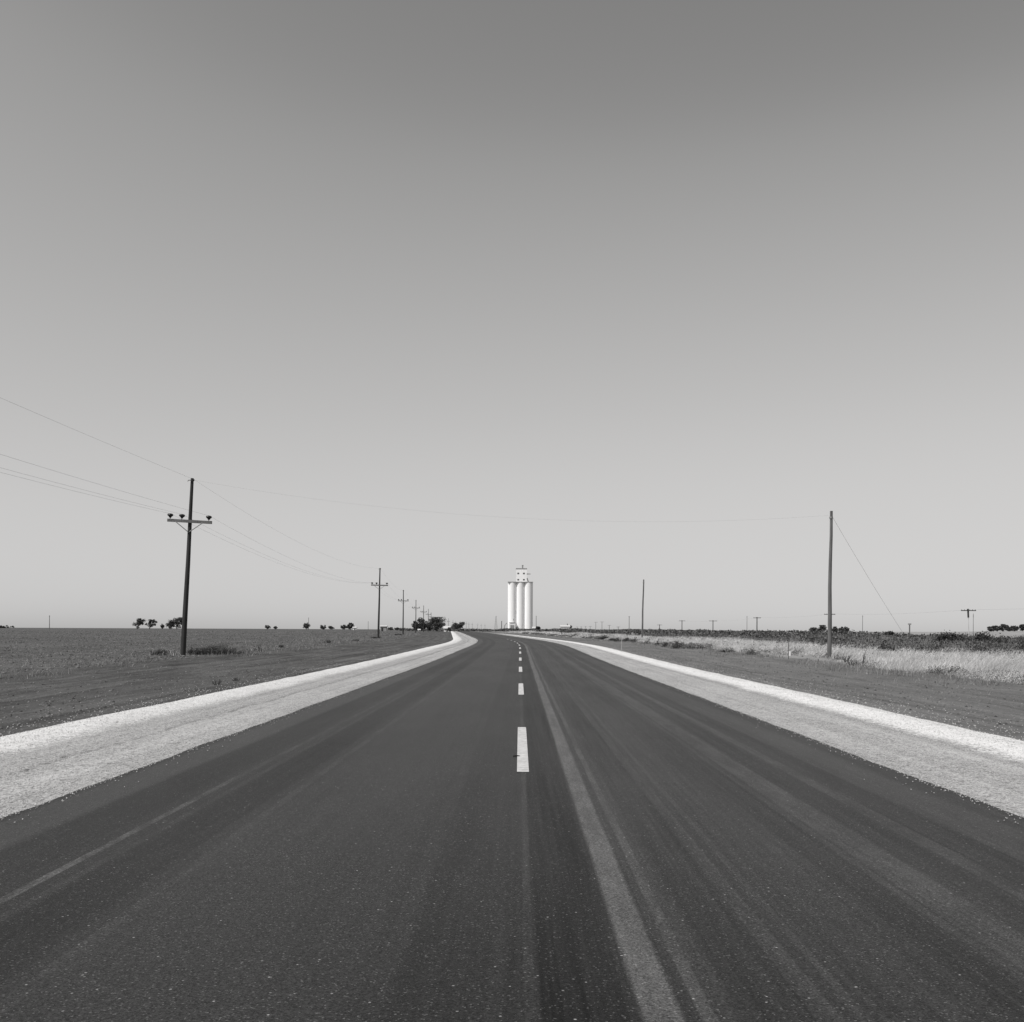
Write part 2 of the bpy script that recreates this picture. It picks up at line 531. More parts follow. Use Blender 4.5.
def mat_leaf(name, lo, hi, scale=1.5, each=0.6):
    t = NT(name)
    g = t.t.nodes.new('ShaderNodeNewGeometry')
    r = g.outputs['Random Per Island']
    n = t.mapr(t.noise(t.coord('Object'), scale, 4, 0.6), 0.3, 0.7, 0.0, 1.0, False)
    f = t.math('MULTIPLY_ADD', r, each, t.math('MULTIPLY', n, 1 - each))
    val = t.mapr(f, 0.1, 0.9, lo, hi, False)
    return t.done(val, 0.6, 0.25)

def mat_grass(name, lo, hi):
    t = NT(name)
    g = t.t.nodes.new('ShaderNodeNewGeometry')
    r = g.outputs['Random Per Island']
    n = t.mapr(t.noise(t.scale(t.coord('Object'), (0.7, 0.35, 0.5)), 1.0, 4, 0.6), 0.3, 0.7, 0, 1, False)
    f = t.math('MULTIPLY_ADD', r, 0.5, t.math('MULTIPLY', n, 0.5))
    val = t.mapr(f, 0.15, 0.85, lo, hi, False)
    m = t.done(val, 0.7, 0.2)
    # dry blades let some light through
    tr = t.t.nodes.new('ShaderNodeBsdfTranslucent')
    t.put(tr.inputs['Color'], t.grey(val))
    mx = t.t.nodes.new('ShaderNodeMixShader'); mx.inputs[0].default_value = 0.35
    t.t.links.new(t.bsdf.outputs[0], mx.inputs[1]); t.t.links.new(tr.outputs[0], mx.inputs[2])
    t.t.links.new(mx.outputs[0], t.out.inputs[0])
    return m

M = {}
M['asphalt'] = mat_asphalt()
M['gravel'] = mat_gravel()
M['earth'] = mat_ground()
M['paint'] = simple('road_paint', 0.44, 0.30, 16.0, 0.7, 0.3)
M['wood_dark'] = mat_wood('creosoted_wood', 0.042)
M['wood_grey'] = mat_wood('weathered_wood', 0.12)
M['wood_pale'] = mat_wood('pale_wood', 0.5)
M['arm'] = mat_wood('crossarm_wood', 0.13)
M['glass'] = simple('brown_porcelain', 0.02, 0.2, 6, 0.25, 0.5)
M['steel'] = simple('galvanised_steel', 0.22, 0.2, 8, 0.5, 0.4)
M['wire'] = simple('wire_metal', 0.12, 0.1, 2, 0.6, 0.3)
M['concrete'] = simple('white_concrete', 0.88, 0.07, 0.5, 0.8, 0.2, (1, 1, 0.15))
M['concrete_grey'] = simple('grey_concrete', 0.30, 0.12, 0.4, 0.85, 0.2)
M['white'] = simple('white_boards', 0.76, 0.05, 0.8, 0.7, 0.2)
M['grey_boards'] = simple('grey_boards', 0.26, 0.15, 0.8, 0.85, 0.2)
M['chimney_shaded_end'] = simple('dark_chimney_shaded_end', 0.13, 0.2, 1.0, 0.8, 0.2)  # chimney colour, also the painted shade of the white shed's end
M['roof_pale'] = simple('sheet_metal_roof', 0.50, 0.06, 0.6, 0.5, 0.4)
M['pane'] = simple('dusty_window', 0.12, 0.2, 2, 0.35, 0.4)
M['dark'] = simple('dark_opening', 0.03, 0.2, 2, 0.4, 0.4)
M['leaf_tree'] = mat_leaf('tree_leaves', 0.018, 0.095, 0.5)
M['leaf_pale'] = mat_leaf('pale_tree_leaves', 0.05, 0.12, 0.5)
M['leaf_bush'] = mat_leaf('bush_leaves', 0.02, 0.075, 2.0)
M['leaf_brush'] = mat_leaf('brush_leaves', 0.025, 0.15, 0.16, 0.28)
M['leaf_weed'] = mat_leaf('weed_leaves', 0.05, 0.16, 2.0)
M['bark'] = mat_wood('tree_bark', 0.07)
M['grass'] = mat_grass('dry_grass', 0.26, 0.80)
M['grass_dull'] = mat_grass('stubble_grass', 0.14, 0.34)
M['stone_pale'] = mat_leaf('pale_stones', 0.28, 0.55, 8)
M['clod'] = mat_leaf('earth_clods', 0.02, 0.20, 3, 0.8)
M['marker'] = simple('marker_paint', 0.34, 0.06, 5, 0.6, 0.3)

# ------------------------------------------------------------------ the setting: ground, road, shoulders
def rows(y0, y1, d0, g):
    y = [y0]; d = d0
    while y[-1] < y1:
        y.append(y[-1] + d)
        if y[-1] > 12: d = max(d0, (y[-1]) * g)
    return np.array(y)

def strip(name, ss, ys, zfun, mat, parent=None, wob=None, smooth_=True):
    S, Y = np.meshgrid(ss, ys)
    S2 = S if wob is None else wob(S, Y)
    X = S2 + xc(Y)
    Z = zfun(S2, Y)
    v = np.stack([X, Y, Z], 2).reshape(-1, 3)
    uv = np.stack([S2, Y], 2).reshape(-1, 2)
    a, b = S.shape
    i = (np.arange(a - 1)[:, None] * b + np.arange(b - 1)[None]).reshape(-1, 1)
    f = np.concatenate([i, i + 1, i + b + 1, i + b], 1)
    return np_mesh(name, v, f, mat, parent, smooth_, uv)

neg = -np.concatenate([np.geomspace(7.0, 40, 70), np.geomspace(42, 5000, 60)])[::-1]
pos = np.concatenate([np.geomspace(7.0, 40, 70), np.geomspace(42, 5000, 60)])
gs = np.concatenate([neg, [-6.5, -5, -3.5, 0, 3.5, 5, 6.5], pos])
gy = np.concatenate([rows(-12, 700, 0.30, 0.014), np.geomspace(715, 7000, 40)])
ground = strip('ground', gs, gy, lambda S, Y: gz(S + xc(Y), Y), M['earth'])
tag(ground, 'bare earth verges and ploughed open land', None, None, 'structure')

ry = rows(-8, 1000, 0.4, 0.02)
road = strip('road', np.linspace(-3.96, 3.96, 23), ry, lambda S, Y: zr(Y) + 0.03 - 0.0022 * S * S, M['asphalt'],
             wob=lambda S, Y: S + np.where(np.abs(S) > 3.9, 0.05 * (vnoise(Y * 0.8, S, 9) - 0.5) + 0.03 * (vnoise(Y * 3.1, S, 10) - 0.5), 0))
tag(road, 'newly paved two lane asphalt highway bending left in the distance', None, None, 'structure')

def shoulder(sign):
    ss = sign * np.linspace(3.80, 7.45, 74)
    if sign < 0: ss = ss[::-1]
    lo, hi = (6.0, 7.15) if sign < 0 else (5.75, 6.95)
    def z(S, Y):
        a = np.abs(S)
        ns = vnoise(S * 2.3, Y * 0.9, 11 + sign) - 0.5
        nf = vnoise(S * 9, Y * 6, 14 + sign) - 0.5
        mid = 0.5 * (lo + hi)
        hump = np.exp(-((a - mid - 0.06 * ns) / 0.36) ** 2)
        out = smooth(hi - 0.1, 7.45, a)
        return zr(Y) - 0.006 - 0.012 * (a - 3.8) + hump * (0.05 + 0.035 * ns) + 0.006 * nf + 0.012 * ns * smooth(4.2, 5, a) - 0.16 * out
    def wob(S, Y):
        a = np.abs(S)
        return S + sign * smooth(6.2, 7.3, a) * (0.30 * (vnoise(Y * 0.35, 5 * sign, 12) - 0.5) + 0.16 * (vnoise(Y * 1.7, 5 * sign, 13) - 0.5))
    o = strip('gravel_shoulder', ss, rows(-8, 1000, 0.12, 0.009), z, M['gravel'], None, wob)
    tag(o, 'pale gravel shoulder with a white windrow on the %s of the road' % ('left' if sign < 0 else 'right'), None, None, 'structure')
    return z
zl = shoulder(-1)
zrr = shoulder(1)

# centre line dashes
k = 0
for i in range(11):
    y0 = 10.22 + 12.2 * i
    y1 = y0 + 4.7
    ys = np.linspace(y0, y1, 12)
    S, Y = np.meshgrid(np.array([-0.06, 0.06]) + 0.04, ys)
    X = S + xc(Y); Z = zr(Y) + 0.034
    v = np.stack([X, Y, Z], 2).reshape(-1, 3)
    ii = (np.arange(11)[:, None] * 2)
    f = np.concatenate([ii, ii + 1, ii + 3, ii + 2], 1)
    np_mesh('lane_marking', v, f, M['paint'], road)

m = MB(); m.prism([(-0.035, 0), (0.035, 0.0), (0.045, 0.006), (0.01, 0.012), (-0.03, 0.008)], -0.02, 0.015)
o = m.build('road_scrap', simple('black_rubber', 0.015, 0.2, 20, 0.6, 0.3), loc=(-0.035, 11.5, 0.032))
tag(o, 'small black rubber scrap lying on the left edge of the nearest lane marking', 'scrap')

# ------------------------------------------------------------------ loose stones and clods
def scatter(n, s0, s1, y0, y1, power=1.0):
    y = y0 * (y1 / y0) ** rng.uniform(0, 1, n)
    s = rng.uniform(s0, s1, n)
    return s, y
vs_, fs_, off = [], [], 0
def add(v, f):
    global off
    vs_.append(v); fs_.append(f + off); off += len(v)
for sign, zf in ((-1, zl), (1, zrr)):
    s, y = scatter(15000, 3.9, 7.1, 7, 60)
    s = s * sign
    add(*stone_arrays(np.stack([s + xc(y), y, zf(s, y) + 0.002], 1), rng.uniform(0.008, 0.022, len(s))))
    n = 700
    y = 7 * (45 / 7) ** rng.uniform(0, 1, n)
    s = sign * (3.97 - rng.exponential(0.07, n))
    add(*stone_arrays(np.stack([s + xc(y), y, zr(y) + 0.03 - 0.0022 * s * s + 0.003], 1), rng.uniform(0.007, 0.02, n)))
    # spill beyond the windrow
    n = 1700
    y = 11 * (90 / 11) ** rng.uniform(0, 1, n)
    s = sign * (7.0 + rng.exponential(0.6, n))
    X = s + xc(y)
    add(*stone_arrays(np.stack([X, y, gz(X, y) + 0.004], 1), rng.uniform(0.014, 0.036, n)))
st = np_mesh('loose_stones', np.concatenate(vs_), np.concatenate(fs_), M['stone_pale'])
tag(st, 'pale crushed stones lying over the gravel shoulders and verges', 'stones', None, 'stuff')

vs_, fs_, off = [], [], 0
n = 46000
y = 18 * (330 / 18) ** rng.uniform(0, 1, n)
X = -(16.5 + rng.uniform(0, 1, n) ** 1.3 * (40 + 0.5 * y)) + xc(y)
keep = X > -0.62 * y
X, y = X[keep], y[keep]
add(*stone_arrays(np.stack([X, y, gz(X, y)], 1), rng.uniform(0.03, 0.09, len(X)) * (1 + y / 100)))
n = 5000
y = 14 * (95 / 14) ** rng.uniform(0, 1, n); X = rng.uniform(7.6, 15.0, n)
add(*stone_arrays(np.stack([X, y, gz(X, y)], 1), 0.018 + 0.075 * rng.uniform(0, 1, n) ** 3))
n = 5000
y = 14 * (95 / 14) ** rng.uniform(0, 1, n); X = -rng.uniform(7.6, 17, n)
add(*stone_arrays(np.stack([X, y, gz(X, y)], 1), 0.018 + 0.075 * rng.uniform(0, 1, n) ** 3))
cl = np_mesh('earth_clods', np.concatenate(vs_), np.concatenate(fs_), M['clod'])
tag(cl, 'dark earth clods lying over the ploughed field and verges', 'clods', None, 'stuff')

# ------------------------------------------------------------------ grass and brush
def grass_band():
    V, Fc, o = [], [], 0
    n = 190000
    y = 22 * (420 / 22) ** rng.uniform(0, 1, n)
    s = 14.9 + rng.uniform(0, 1, n) ** 1.15 * 10.0 + 0.9 * (vnoise(y * 0.35, y * 0, 31) - 0.5) + 2.1 * np.exp(-((y - 57.5) / 9.0) ** 2)
    X = s + xc(y)
    k = X < 0.56 * y + 2
    X, y, s = X[k], y[k], s[k]
    dens = vnoise(X * 0.33, y * 0.16, 32) * 0.6 + vnoise(X * 1.3, y * 0.8, 33) * 0.4
    front = smooth(14.7, 16.4, s - 2.1 * np.exp(-((y - 57.5) / 9.0) ** 2))
    h = (0.14 + 0.35 * front) * (0.45 + 1.0 * dens) * (0.55 + 0.9 * vnoise(X * 0.14, y * 0.06, 38)) * rng.uniform(0.55, 1.2, len(X))
    w = np.maximum(0.007, y * 0.00030) * rng.uniform(0.7, 1.4, len(X))
    lean = np.stack([rng.normal(0.38, 0.38, len(X)), rng.normal(0.0, 0.38, len(X))], 1)
    base = np.stack([X, y, gz(X, y) - 0.02], 1)
    v, f = blade_arrays(base, h, w, lean)
    g = np_mesh('dry_grass', v, f, M['grass'])
    tag(g, 'tall pale dry grass in a band along the right verge', 'grass', None, 'stuff')
    # dark low weeds tangled into the foot of the grass
    n = 2600
    y = 24 * (330 / 24) ** rng.uniform(0, 1, n)
    s = 14.6 + 1.9 * rng.uniform(0, 1, n) ** 1.4 + 0.9 * (vnoise(y * 0.35, y * 0, 31) - 0.5) + 2.1 * np.exp(-((y - 57.5) / 9.0) ** 2)
    X = s + xc(y)
    k = (X < 0.56 * y + 2) & (vnoise(X * 0.5, y * 0.22, 36) > 0.48)
    X, y = X[k], y[k]; q = len(X)
    m2 = 700
    y2 = 30 * (200 / 30) ** rng.uniform(0, 1, m2); X2 = 16 + rng.uniform(0, 8.5, m2) + xc(y2)
    k2 = (X2 < 0.56 * y2 + 2) & (vnoise(X2 * 0.3, y2 * 0.15, 37) > 0.5)
    X = np.concatenate([X, X2[k2]]); y = np.concatenate([y, y2[k2]]); q0 = q; q = len(X)
    hh = np.where(np.arange(q) < q0, rng.uniform(0.12, 0.36, q), rng.uniform(0.35, 0.75, q))
    c = np.stack([X[:, None] + rng.normal(0, 0.16, (q, 14)), y[:, None] + rng.normal(0, 0.16, (q, 14)), gz(X, y)[:, None] + hh[:, None] * rng.uniform(0.05, 1, (q, 14))], 2).reshape(-1, 3)
    v, f = leaf_arrays(c, np.repeat(np.maximum(0.04, y * 0.0011), 14), 0.5)
    g = np_mesh('grass_foot_weeds', v, f, M['leaf_weed'])
    tag(g, 'dark low weeds tangled into the foot of the pale dry grass', 'weeds', None, 'stuff')
    # sparse stubble and weeds on both verges
    n = 16000
    y = 16 * (260 / 16) ** rng.uniform(0, 1, n)
    side = rng.uniform(0, 1, n)
    s = np.where(side < 0.45, -(14.5 + rng.exponential(3.2, n)), 14.9 - rng.exponential(0.8, n))
    X = s + xc(y)
    k = (np.abs(X) < 0.58 * y + 2) & (vnoise(X * 0.4, y * 0.25, 35) > 0.42) & (s < 15.5) & (np.abs(s) > 8)
    X, y = X[k], y[k]
    h = rng.uniform(0.05, 0.20, len(X)); w = np.maximum(0.012, y * 0.0005) * rng.uniform(0.7, 1.3, len(X))
    lean = rng.normal(0.0, 0.5, (len(X), 2))
    v, f = blade_arrays(np.stack([X, y, gz(X, y) - 0.01], 1), h, w, lean)
    g = np_mesh('verge_stubble', v, f, M['grass_dull'])
    tag(g, 'sparse short stubble at the edges of the verges', 'grass', None, 'stuff')
grass_band()

def brush_band():
    n = 9500
    y = 40 * (720 / 40) ** rng.uniform(0, 1, n)
    s = 23.5 + rng.uniform(0, 1, n) ** 1.25 * (40 + 0.12 * y)
    X = s + xc(y)
    k = (X < 0.56 * y + 3) & (vnoise(X * 0.09, y * 0.06, 41) * 0.55 + vnoise(X * 0.30, y * 0.16, 46) * 0.45 > np.where(y < 95, 0.43, 0.33))
    X, y, s = X[k], y[k], s[k]
    m = len(X)
    tall = vnoise(X * 0.05, y * 0.02, 42)
    h = (0.26 + 0.60 * tall + 0.45 * smooth(90, 260, y)) * (0.6 + 0.7 * vnoise(X * 0.22, y * 0.1, 47)) * rng.uniform(0.75, 1.15, m)
    rad = rng.uniform(0.35, 0.8, m) * (1 + y / 260)
    L = 16
    u = rng.normal(size=(m, L, 3)); u /= np.linalg.norm(u, axis=2)[:, :, None]
    u *= rng.uniform(0.35, 1, (m, L, 1)) ** 0.5
    c = np.stack([X[:, None] + u[:, :, 0] * rad[:, None], y[:, None] + u[:, :, 1] * rad[:, None],
                  gz(X, y)[:, None] + h[:, None] * (0.5 + 0.5 * u[:, :, 2])], 2).reshape(-1, 3)
    size = np.repeat(np.maximum(0.085, y * 0.0019), L)
    v, f = leaf_arrays(c, size, 0.65)
    b = np_mesh('low_brush', v, f, M['leaf_brush'])
    tag(b, 'dark low weeds and brush spreading behind the dry grass on the right', 'brush', None, 'stuff')
    # pale stems among the brush
    n = 22000
    y = 42 * (230 / 42) ** rng.uniform(0, 1, n); s = 24 + rng.uniform(0, 1, n) * 32; X = s + xc(y)
    k = (X < 0.56 * y + 3) & (vnoise(X * 0.16, y * 0.10, 45) > 0.40)
    X, y = X[k], y[k]
    v, f = blade_arrays(np.stack([X, y, gz(X, y)], 1), rng.uniform(0.25, 0.75, len(X)), np.maximum(0.010, y * 0.00035), rng.normal(0.1, 0.3, (len(X), 2)))
    g = np_mesh('pale_weed_stems', v, f, M['grass_dull'])
    tag(g, 'pale dry stems standing among the dark brush', 'weeds', None, 'stuff')
    # far hedge across the end of the road
    n = 1500
    px = rng.uniform(400, 640, n); y = rng.uniform(560, 760, n)
    X = (px - CX) * y / F
    u = rng.normal(size=(n, 8, 3)) * 0.45
    hh = 0.9 + 1.0 * vnoise(X * 0.12, y * 0, 44)
    c = np.stack([X[:, None] + u[:, :, 0] * 2.2, y[:, None] + u[:, :, 1] * 2,
                  (gz(X, y) + 0.1)[:, None] + hh[:, None] * rng.uniform(0, 1.0, (n, 8))], 2).reshape(-1, 3)
    v, f = leaf_arrays(c, 0.9, 0.7)
    b = np_mesh('far_scrub', v, f, M['leaf_brush'])
    tag(b, 'far dark line of scrub along the horizon below the grain elevator', 'scrub', None, 'stuff')
brush_band()

# ------------------------------------------------------------------ plants and trees
def plant(name, px, py, Y, w, h, n, leaf, mat, label, cat, group=None, lean=0.15, pale=0, depth=None):
    """a low bush or weed: stems and many leaves. w, h in metres"""
    p = at(px, py, Y); gx = float(p.x); g = float(gz(gx, Y))
    root = empty(name, (gx, Y, g), label, cat, group)
    depth = depth or w * 0.7
    m = MB()
    k = max(4, int(6 * w / max(h, 0.2)))
    tips = []
    for i in range(min(k, 16)):
        bx = random.uniform(-0.42, 0.42) * w; by = random.uniform(-0.3, 0.3) * depth
        hh = h * random.uniform(0.42, 1.08) * math.sqrt(max(0.06, 1 - (bx / (0.52 * w)) ** 2))
        tx = bx + random.uniform(-0.2, 0.25) * h + lean * hh; ty = by + random.uniform(-0.2, 0.2) * h
        m.tube([(bx * 0.08, by * 0.08, -0.05), ((bx + tx) / 2, (by + ty) / 2, hh * 0.55), (tx, ty, hh)],
               [0.014 + 0.008 * h, 0.01 + 0.004 * h, 0.005], 5)
        tips.append((bx, by, tx, ty, hh))
    m.build('stem', M['bark'], root)
    c = []
    for j in range(n):
        bx, by, tx, ty, hh = random.choice(tips)
        t = random.uniform(0.08, 1.0)
        q = 0.16 * h + 0.06 * w
        c.append((bx + (tx - bx) * t + random.gauss(0, q * 0.7), by + (ty - by) * t + random.gauss(0, q * 0.7), max(0.02, hh * t + random.gauss(0, q * 0.35))))
    v, f = leaf_arrays(np.array(c), leaf, 0.5)
    nf = len(f)
    if pale:
        pale = max(12, int(pale * 0.45))
        b = np.stack([rng.uniform(-0.6, 0.6, pale) * w, rng.uniform(-0.6, 0.3, pale) * depth, np.full(pale, -0.02)], 1)
        v2, f2 = blade_arrays(b, rng.uniform(0.3, 0.95, pale) * h, np.full(pale, max(0.012, Y * 0.00035)), rng.normal(0.1, 0.3, (pale, 2)))
        f = np.concatenate([f, f2 + len(v)]); v = np.concatenate([v, v2])
    o = np_mesh('foliage', v, f, mat, root)
    if pale:
        o.data.materials.append(M['grass_dull'] if pale < 40 else M['grass'])
        o.data.polygons.foreach_set('material_index', (np.arange(len(f)) >= nf).astype(np.int32))
    return root

def tree(px, base_py, Y, wpx, hpx, label, group=None, lean=0.0, open_=0.0, mat=None, name='tree', n=None, trunk_frac=0.15, lop=0.0):
    """Tree of wpx by hpx pixels in the photo, standing at distance Y."""
    W = wpx * Y / F; Hh = hpx * Y / F
    p = at(px, base_py, Y); gx = float(p.x)
    g = float(gz(gx, Y))
    Hh = max(Hh, float(p.z) + Hh - g)       # reach the same top from the ground that is there
    root = empty(name, (gx, Y, g), label, name, group)
    m = MB()
    tz = Hh * trunk_frac
    rt = 0.035 * Hh + 0.02 * W
    top = Vector((lean * Hh * 0.35, 0, Hh * 0.62))
    m.tube([(0, 0, -0.2), (lean * tz * 0.3, 0, tz), tuple(top)], [rt, rt * 0.75, rt * 0.3], 7)
    clumps = []
    nl = 11
    for i in range(nl):
        a = 2 * math.pi * (i + random.random() * 0.7) / nl
        rr = random.uniform(0.45, 0.95)
        zz = tz + (Hh - tz) * random.uniform(0.15, 0.93)
        zf = (zz - tz) / (Hh - tz)
        ext = 0.54 * W * rr * (math.sin(math.pi * min(0.98, 0.18 + 0.78 * zf)) ** 0.6)
        c = Vector((math.cos(a) * ext + lean * zz * 0.5 + lop * W * (zf - 0.3), math.sin(a) * ext * 0.8, zz))
        s_ = Vector((lean * tz * 0.3, 0, tz * random.uniform(0.8, 1.4)))
        mid = (s_ + c) / 2 + Vector((0, 0, -0.05 * Hh))
        m.tube([tuple(s_), tuple(mid), tuple(c)], [rt * 0.45, rt * 0.3, rt * 0.1], 5)
        clumps.append((c, random.uniform(0.15, 0.25) * min(W, Hh)))
    m.build('trunk', M['bark'], root)
    for i in range(int(18 * (1 - open_)) + 2):
        q = Vector((random.gauss(0, 1), random.gauss(0, 1), random.gauss(0, 1))).normalized() * random.uniform(0.2, 1) ** 0.5
        zz = tz * 0.55 + (Hh - tz * 0.55) * (0.5 + 0.44 * q.z)
        clumps.append((Vector((q.x * W * 0.42 + lean * zz * 0.5 + lop * W * (zz / Hh - 0.3), q.y * W * 0.36, zz)), random.uniform(0.13, 0.21) * min(W, Hh)))
    n = int((n or 900) * 1.9)
    leaf = max(0.22, 0.0009 * Y)
    cs = []
    per = n // len(clumps)
    for c, r in clumps:
        if random.random() < open_ * 0.5: r *= 0.6
        q = rng.normal(size=(per, 3)); q /= np.linalg.norm(q, axis=1)[:, None]
        q *= (rng.uniform(0, 1, (per, 1)) ** 0.45) * r * 1.15
        q[:, 2] *= 0.8
        cs.append(np.array(c)[None] + q)
    c = np.concatenate(cs)
    c[:, 2] = np.clip(c[:, 2], 0.12 * Hh, Hh * 1.0)
    v, f = leaf_arrays(c, leaf, 0.75)
    np_mesh('crown', v, f, mat or M['leaf_tree'], root)
    return root

# trees beyond the ploughed field
gA = 'windswept trees beyond the ploughed field'
tree(137.5, 628, 600, 10, 9.5, 'wind-bent dark tree, leftmost of those on the field horizon', gA, 0.35, open_=0.35, lop=0.22)
tree(149.5, 628, 610, 10, 8.5, 'open-crowned windswept tree, second from left on the field horizon', gA, 0.45, open_=0.85, n=600, lop=0.28)
tree(162.0, 628, 640, 3.6, 4.2, 'tiny tree between two larger ones on the field horizon', gA, 0.3, n=220)
tree(170.0, 628, 600, 8.5, 8.0, 'low spreading tree just left of the nearest power pole', gA, 0.1, n=600)
tree(176.8, 628, 612, 14, 10.5, 'broad umbrella-shaped tree right behind the nearest power pole', gA, 0.15, open_=0.5, lop=0.1)
tree(5, 628.2, 950, 18, 2.6, 'long low dark hedge on the field horizon at the left edge', gA, n=700, trunk_frac=0.05, name='hedge')
# trees round the farmsteads on the left horizon
gB = 'trees around the far farmsteads'
tree(267.5, 629, 900, 6, 3.6, 'small low tree, left one of a pair on the left horizon', gB, n=300)
tree(275.5, 629, 900, 4.5, 2.8, 'smaller low tree, right one of a pair on the left horizon', gB, n=240)
tree(306.5, 629, 800, 6.5, 6.2, 'rounded farm tree under a thin mast on the left horizon', gB, n=500)
tree(323, 629, 820, 7.5, 4, 'low flat farm tree, first of a row right of the mast', gB, n=350)
tree(331, 629.3, 830, 6, 3.2, 'low farm tree in the middle of the row right of the mast', gB, n=300)
tree(344, 629.3, 780, 8, 4.4, 'wide farm tree left of the tallest one in the row', gB, n=450)
tree(350.5, 629.4, 780, 8, 6.4, 'tallest farm tree ending the row left of the second power pole', gB, n=600)
tree(390.5, 630, 700, 7, 2.6, 'low dark hedge tree beside the small grey shed', gB, n=350, trunk_frac=0.1)
tree(397, 630, 700, 5, 2.4, 'low dark hedge tree left of the third power pole', gB, n=300, trunk_frac=0.1)
tree(415.8, 630.5, 560, 7.5, 9.5, 'smaller dark tree at left foot of the rounded roadside tree', gB, n=700, trunk_frac=0.12)
tree(421.3, 630.5, 556, 11, 12.8, 'rounded dark roadside tree with a power pole in front of it', gB, n=1500, trunk_frac=0.12)
tree(429.8, 631, 560, 8.5, 9, 'lower dark tree filling the left side of the biggest tree', gB, n=700, trunk_frac=0.12)
tree(437, 631, 556, 16.5, 13.8, 'biggest dark tree with full round crown left of the white house', gB, n=2000, trunk_frac=0.12)
tree(447.5, 630.6, 600, 5.5, 4.5, 'small dark tree behind the white house roof', gB, n=400)
tree(449.3, 630.9, 528, 3.6, 3.4, 'small dark tree in front of the white house by the road', gB, n=350, trunk_frac=0.1)
tree(454.5, 631, 640, 8, 8.0, 'paler roadside tree, left one of the pair where the road ends', gB, 0.0, mat=M['leaf_pale'], n=600)
tree(460.0, 631, 640, 8, 9.5, 'paler roadside tree with bare trunk, right one of the pair where the road ends', gB, 0.1, mat=M['leaf_pale'], n=800, trunk_frac=0.35)
tree(537.8, 630.2, 700, 5, 3.8, 'small dark tree at right foot of the white silos', gB, n=500, trunk_frac=0.1)
# right horizon
gC = 'trees on the right horizon'
tree(813, 632, 330, 9, 4.5, 'low slanting tree, left end of the clump behind the right pole', gC, 0.2, n=700, trunk_frac=0.1)
tree(820.5, 632, 335, 9, 6.8, 'wind-slanted dark tree just left of the bare pole on the right', gC, 0.35, n=800, trunk_frac=0.1, lop=0.2)
tree(834.5, 632, 340, 7, 5.4, 'dark tree just right of the bare pole on the right', gC, n=600, trunk_frac=0.1)
tree(841.5, 632, 345, 6, 5.2, 'rounded dark tree second right of the bare pole', gC, n=600, trunk_frac=0.1)
tree(846.5, 632, 345, 5, 5.6, 'dark tree ending the clump right of the bare pole', gC, n=500, trunk_frac=0.1)
for i, (px, hp, wp, lab) in enumerate(((991, 4.4, 9, 'dark tree at left end of the hilltop grove'), (997, 5.6, 10, 'dark tree second from left in the hilltop grove'),
        (1003, 6.8, 9, 'tall dark tree third from left in the hilltop grove'), (1009, 6.0, 10, 'tall dark tree in the middle right of the hilltop grove'),
        (1014.5, 5.2, 9, 'dark tree second from right in the hilltop grove'), (1022.5, 6.6, 6, 'pointed dark tree at right edge of the hilltop grove'))):
    tree(px, 631, 470, wp, hp, lab, 'grove on the low hill at far right', n=800, trunk_frac=0.04, open_=0.05)

# low bushes near the left poles
gD = 'weeds along the left verge'
plant('bush', 216, 653.5, 57.5, 2.3, 0.58, 4600, 0.055, M['leaf_bush'], 'widest dark bush just right of the nearest power pole', 'bush', gD, depth=1.2, pale=60)
plant('bush', 194, 654, 57, 0.7, 0.42, 1300, 0.05, M['leaf_bush'], 'small dark bush hugging the foot of the nearest power pole', 'bush', gD, pale=50)
plant('bush', 232, 653, 58, 1.5, 0.24, 1500, 0.05, M['leaf_bush'], 'low trailing bush at right end of the widest dark bush', 'bush', gD, pale=30)
plant('bush', 164, 657, 54, 1.2, 0.34, 1900, 0.05, M['leaf_bush'], 'low dark bush among pale tufts left of the nearest power pole', 'bush', gD, pale=160)
plant('weed', 169, 654.5, 56, 0.4, 0.55, 60, 0.05, M['leaf_weed'], 'tall pale tuft of grass left of the nearest power pole', 'weed', gD, pale=120)
plant('weed', 152, 656.5, 54, 0.6, 0.30, 160, 0.05, M['leaf_weed'], 'small mixed weed, leftmost of those near the power pole', 'weed', gD, pale=70)
plant('weed', 258, 651, 64, 0.7, 0.42, 420, 0.055, M['leaf_bush'], 'half pale half dark weed between the first two power poles', 'weed', gD, pale=120)
plant('weed', 248, 651.5, 62, 0.4, 0.28, 60, 0.05, M['leaf_weed'], 'pale tuft just left of the half pale weed', 'weed', gD, pale=60)
plant('weed', 281, 648, 75, 0.5, 0.20, 240, 0.07, M['leaf_bush'], 'small dark weed right of the half pale weed', 'weed', gD)
plant('weed', 327, 643, 100, 0.8, 0.36, 320, 0.09, M['leaf_bush'], 'dark weed halfway between the first two power poles', 'weed', gD)
plant('weed', 356, 641, 115, 1.0, 0.20, 260, 0.1, M['leaf_bush'], 'flat dark weed left of the second power pole', 'weed', gD)
plant('bush', 376, 637.5, 143, 1.6, 0.36, 420, 0.11, M['leaf_bush'], 'low dark bush at the foot of the second power pole', 'bush', gD)
plant('bush', 398.5, 636, 205, 1.7, 0.35, 300, 0.16, M['leaf_bush'], 'low dark bush left of the foot of the third power pole', 'bush', gD)
plant('weed', 217, 683.5, 28, 0.30, 0.16, 110, 0.03, M['leaf_bush'], 'small dark weed beside the left gravel windrow', 'weed', gD)
plant('weed', 237, 679.5, 30, 0.25, 0.12, 80, 0.03, M['leaf_bush'], 'smallest weed beside the left gravel windrow', 'weed', gD)
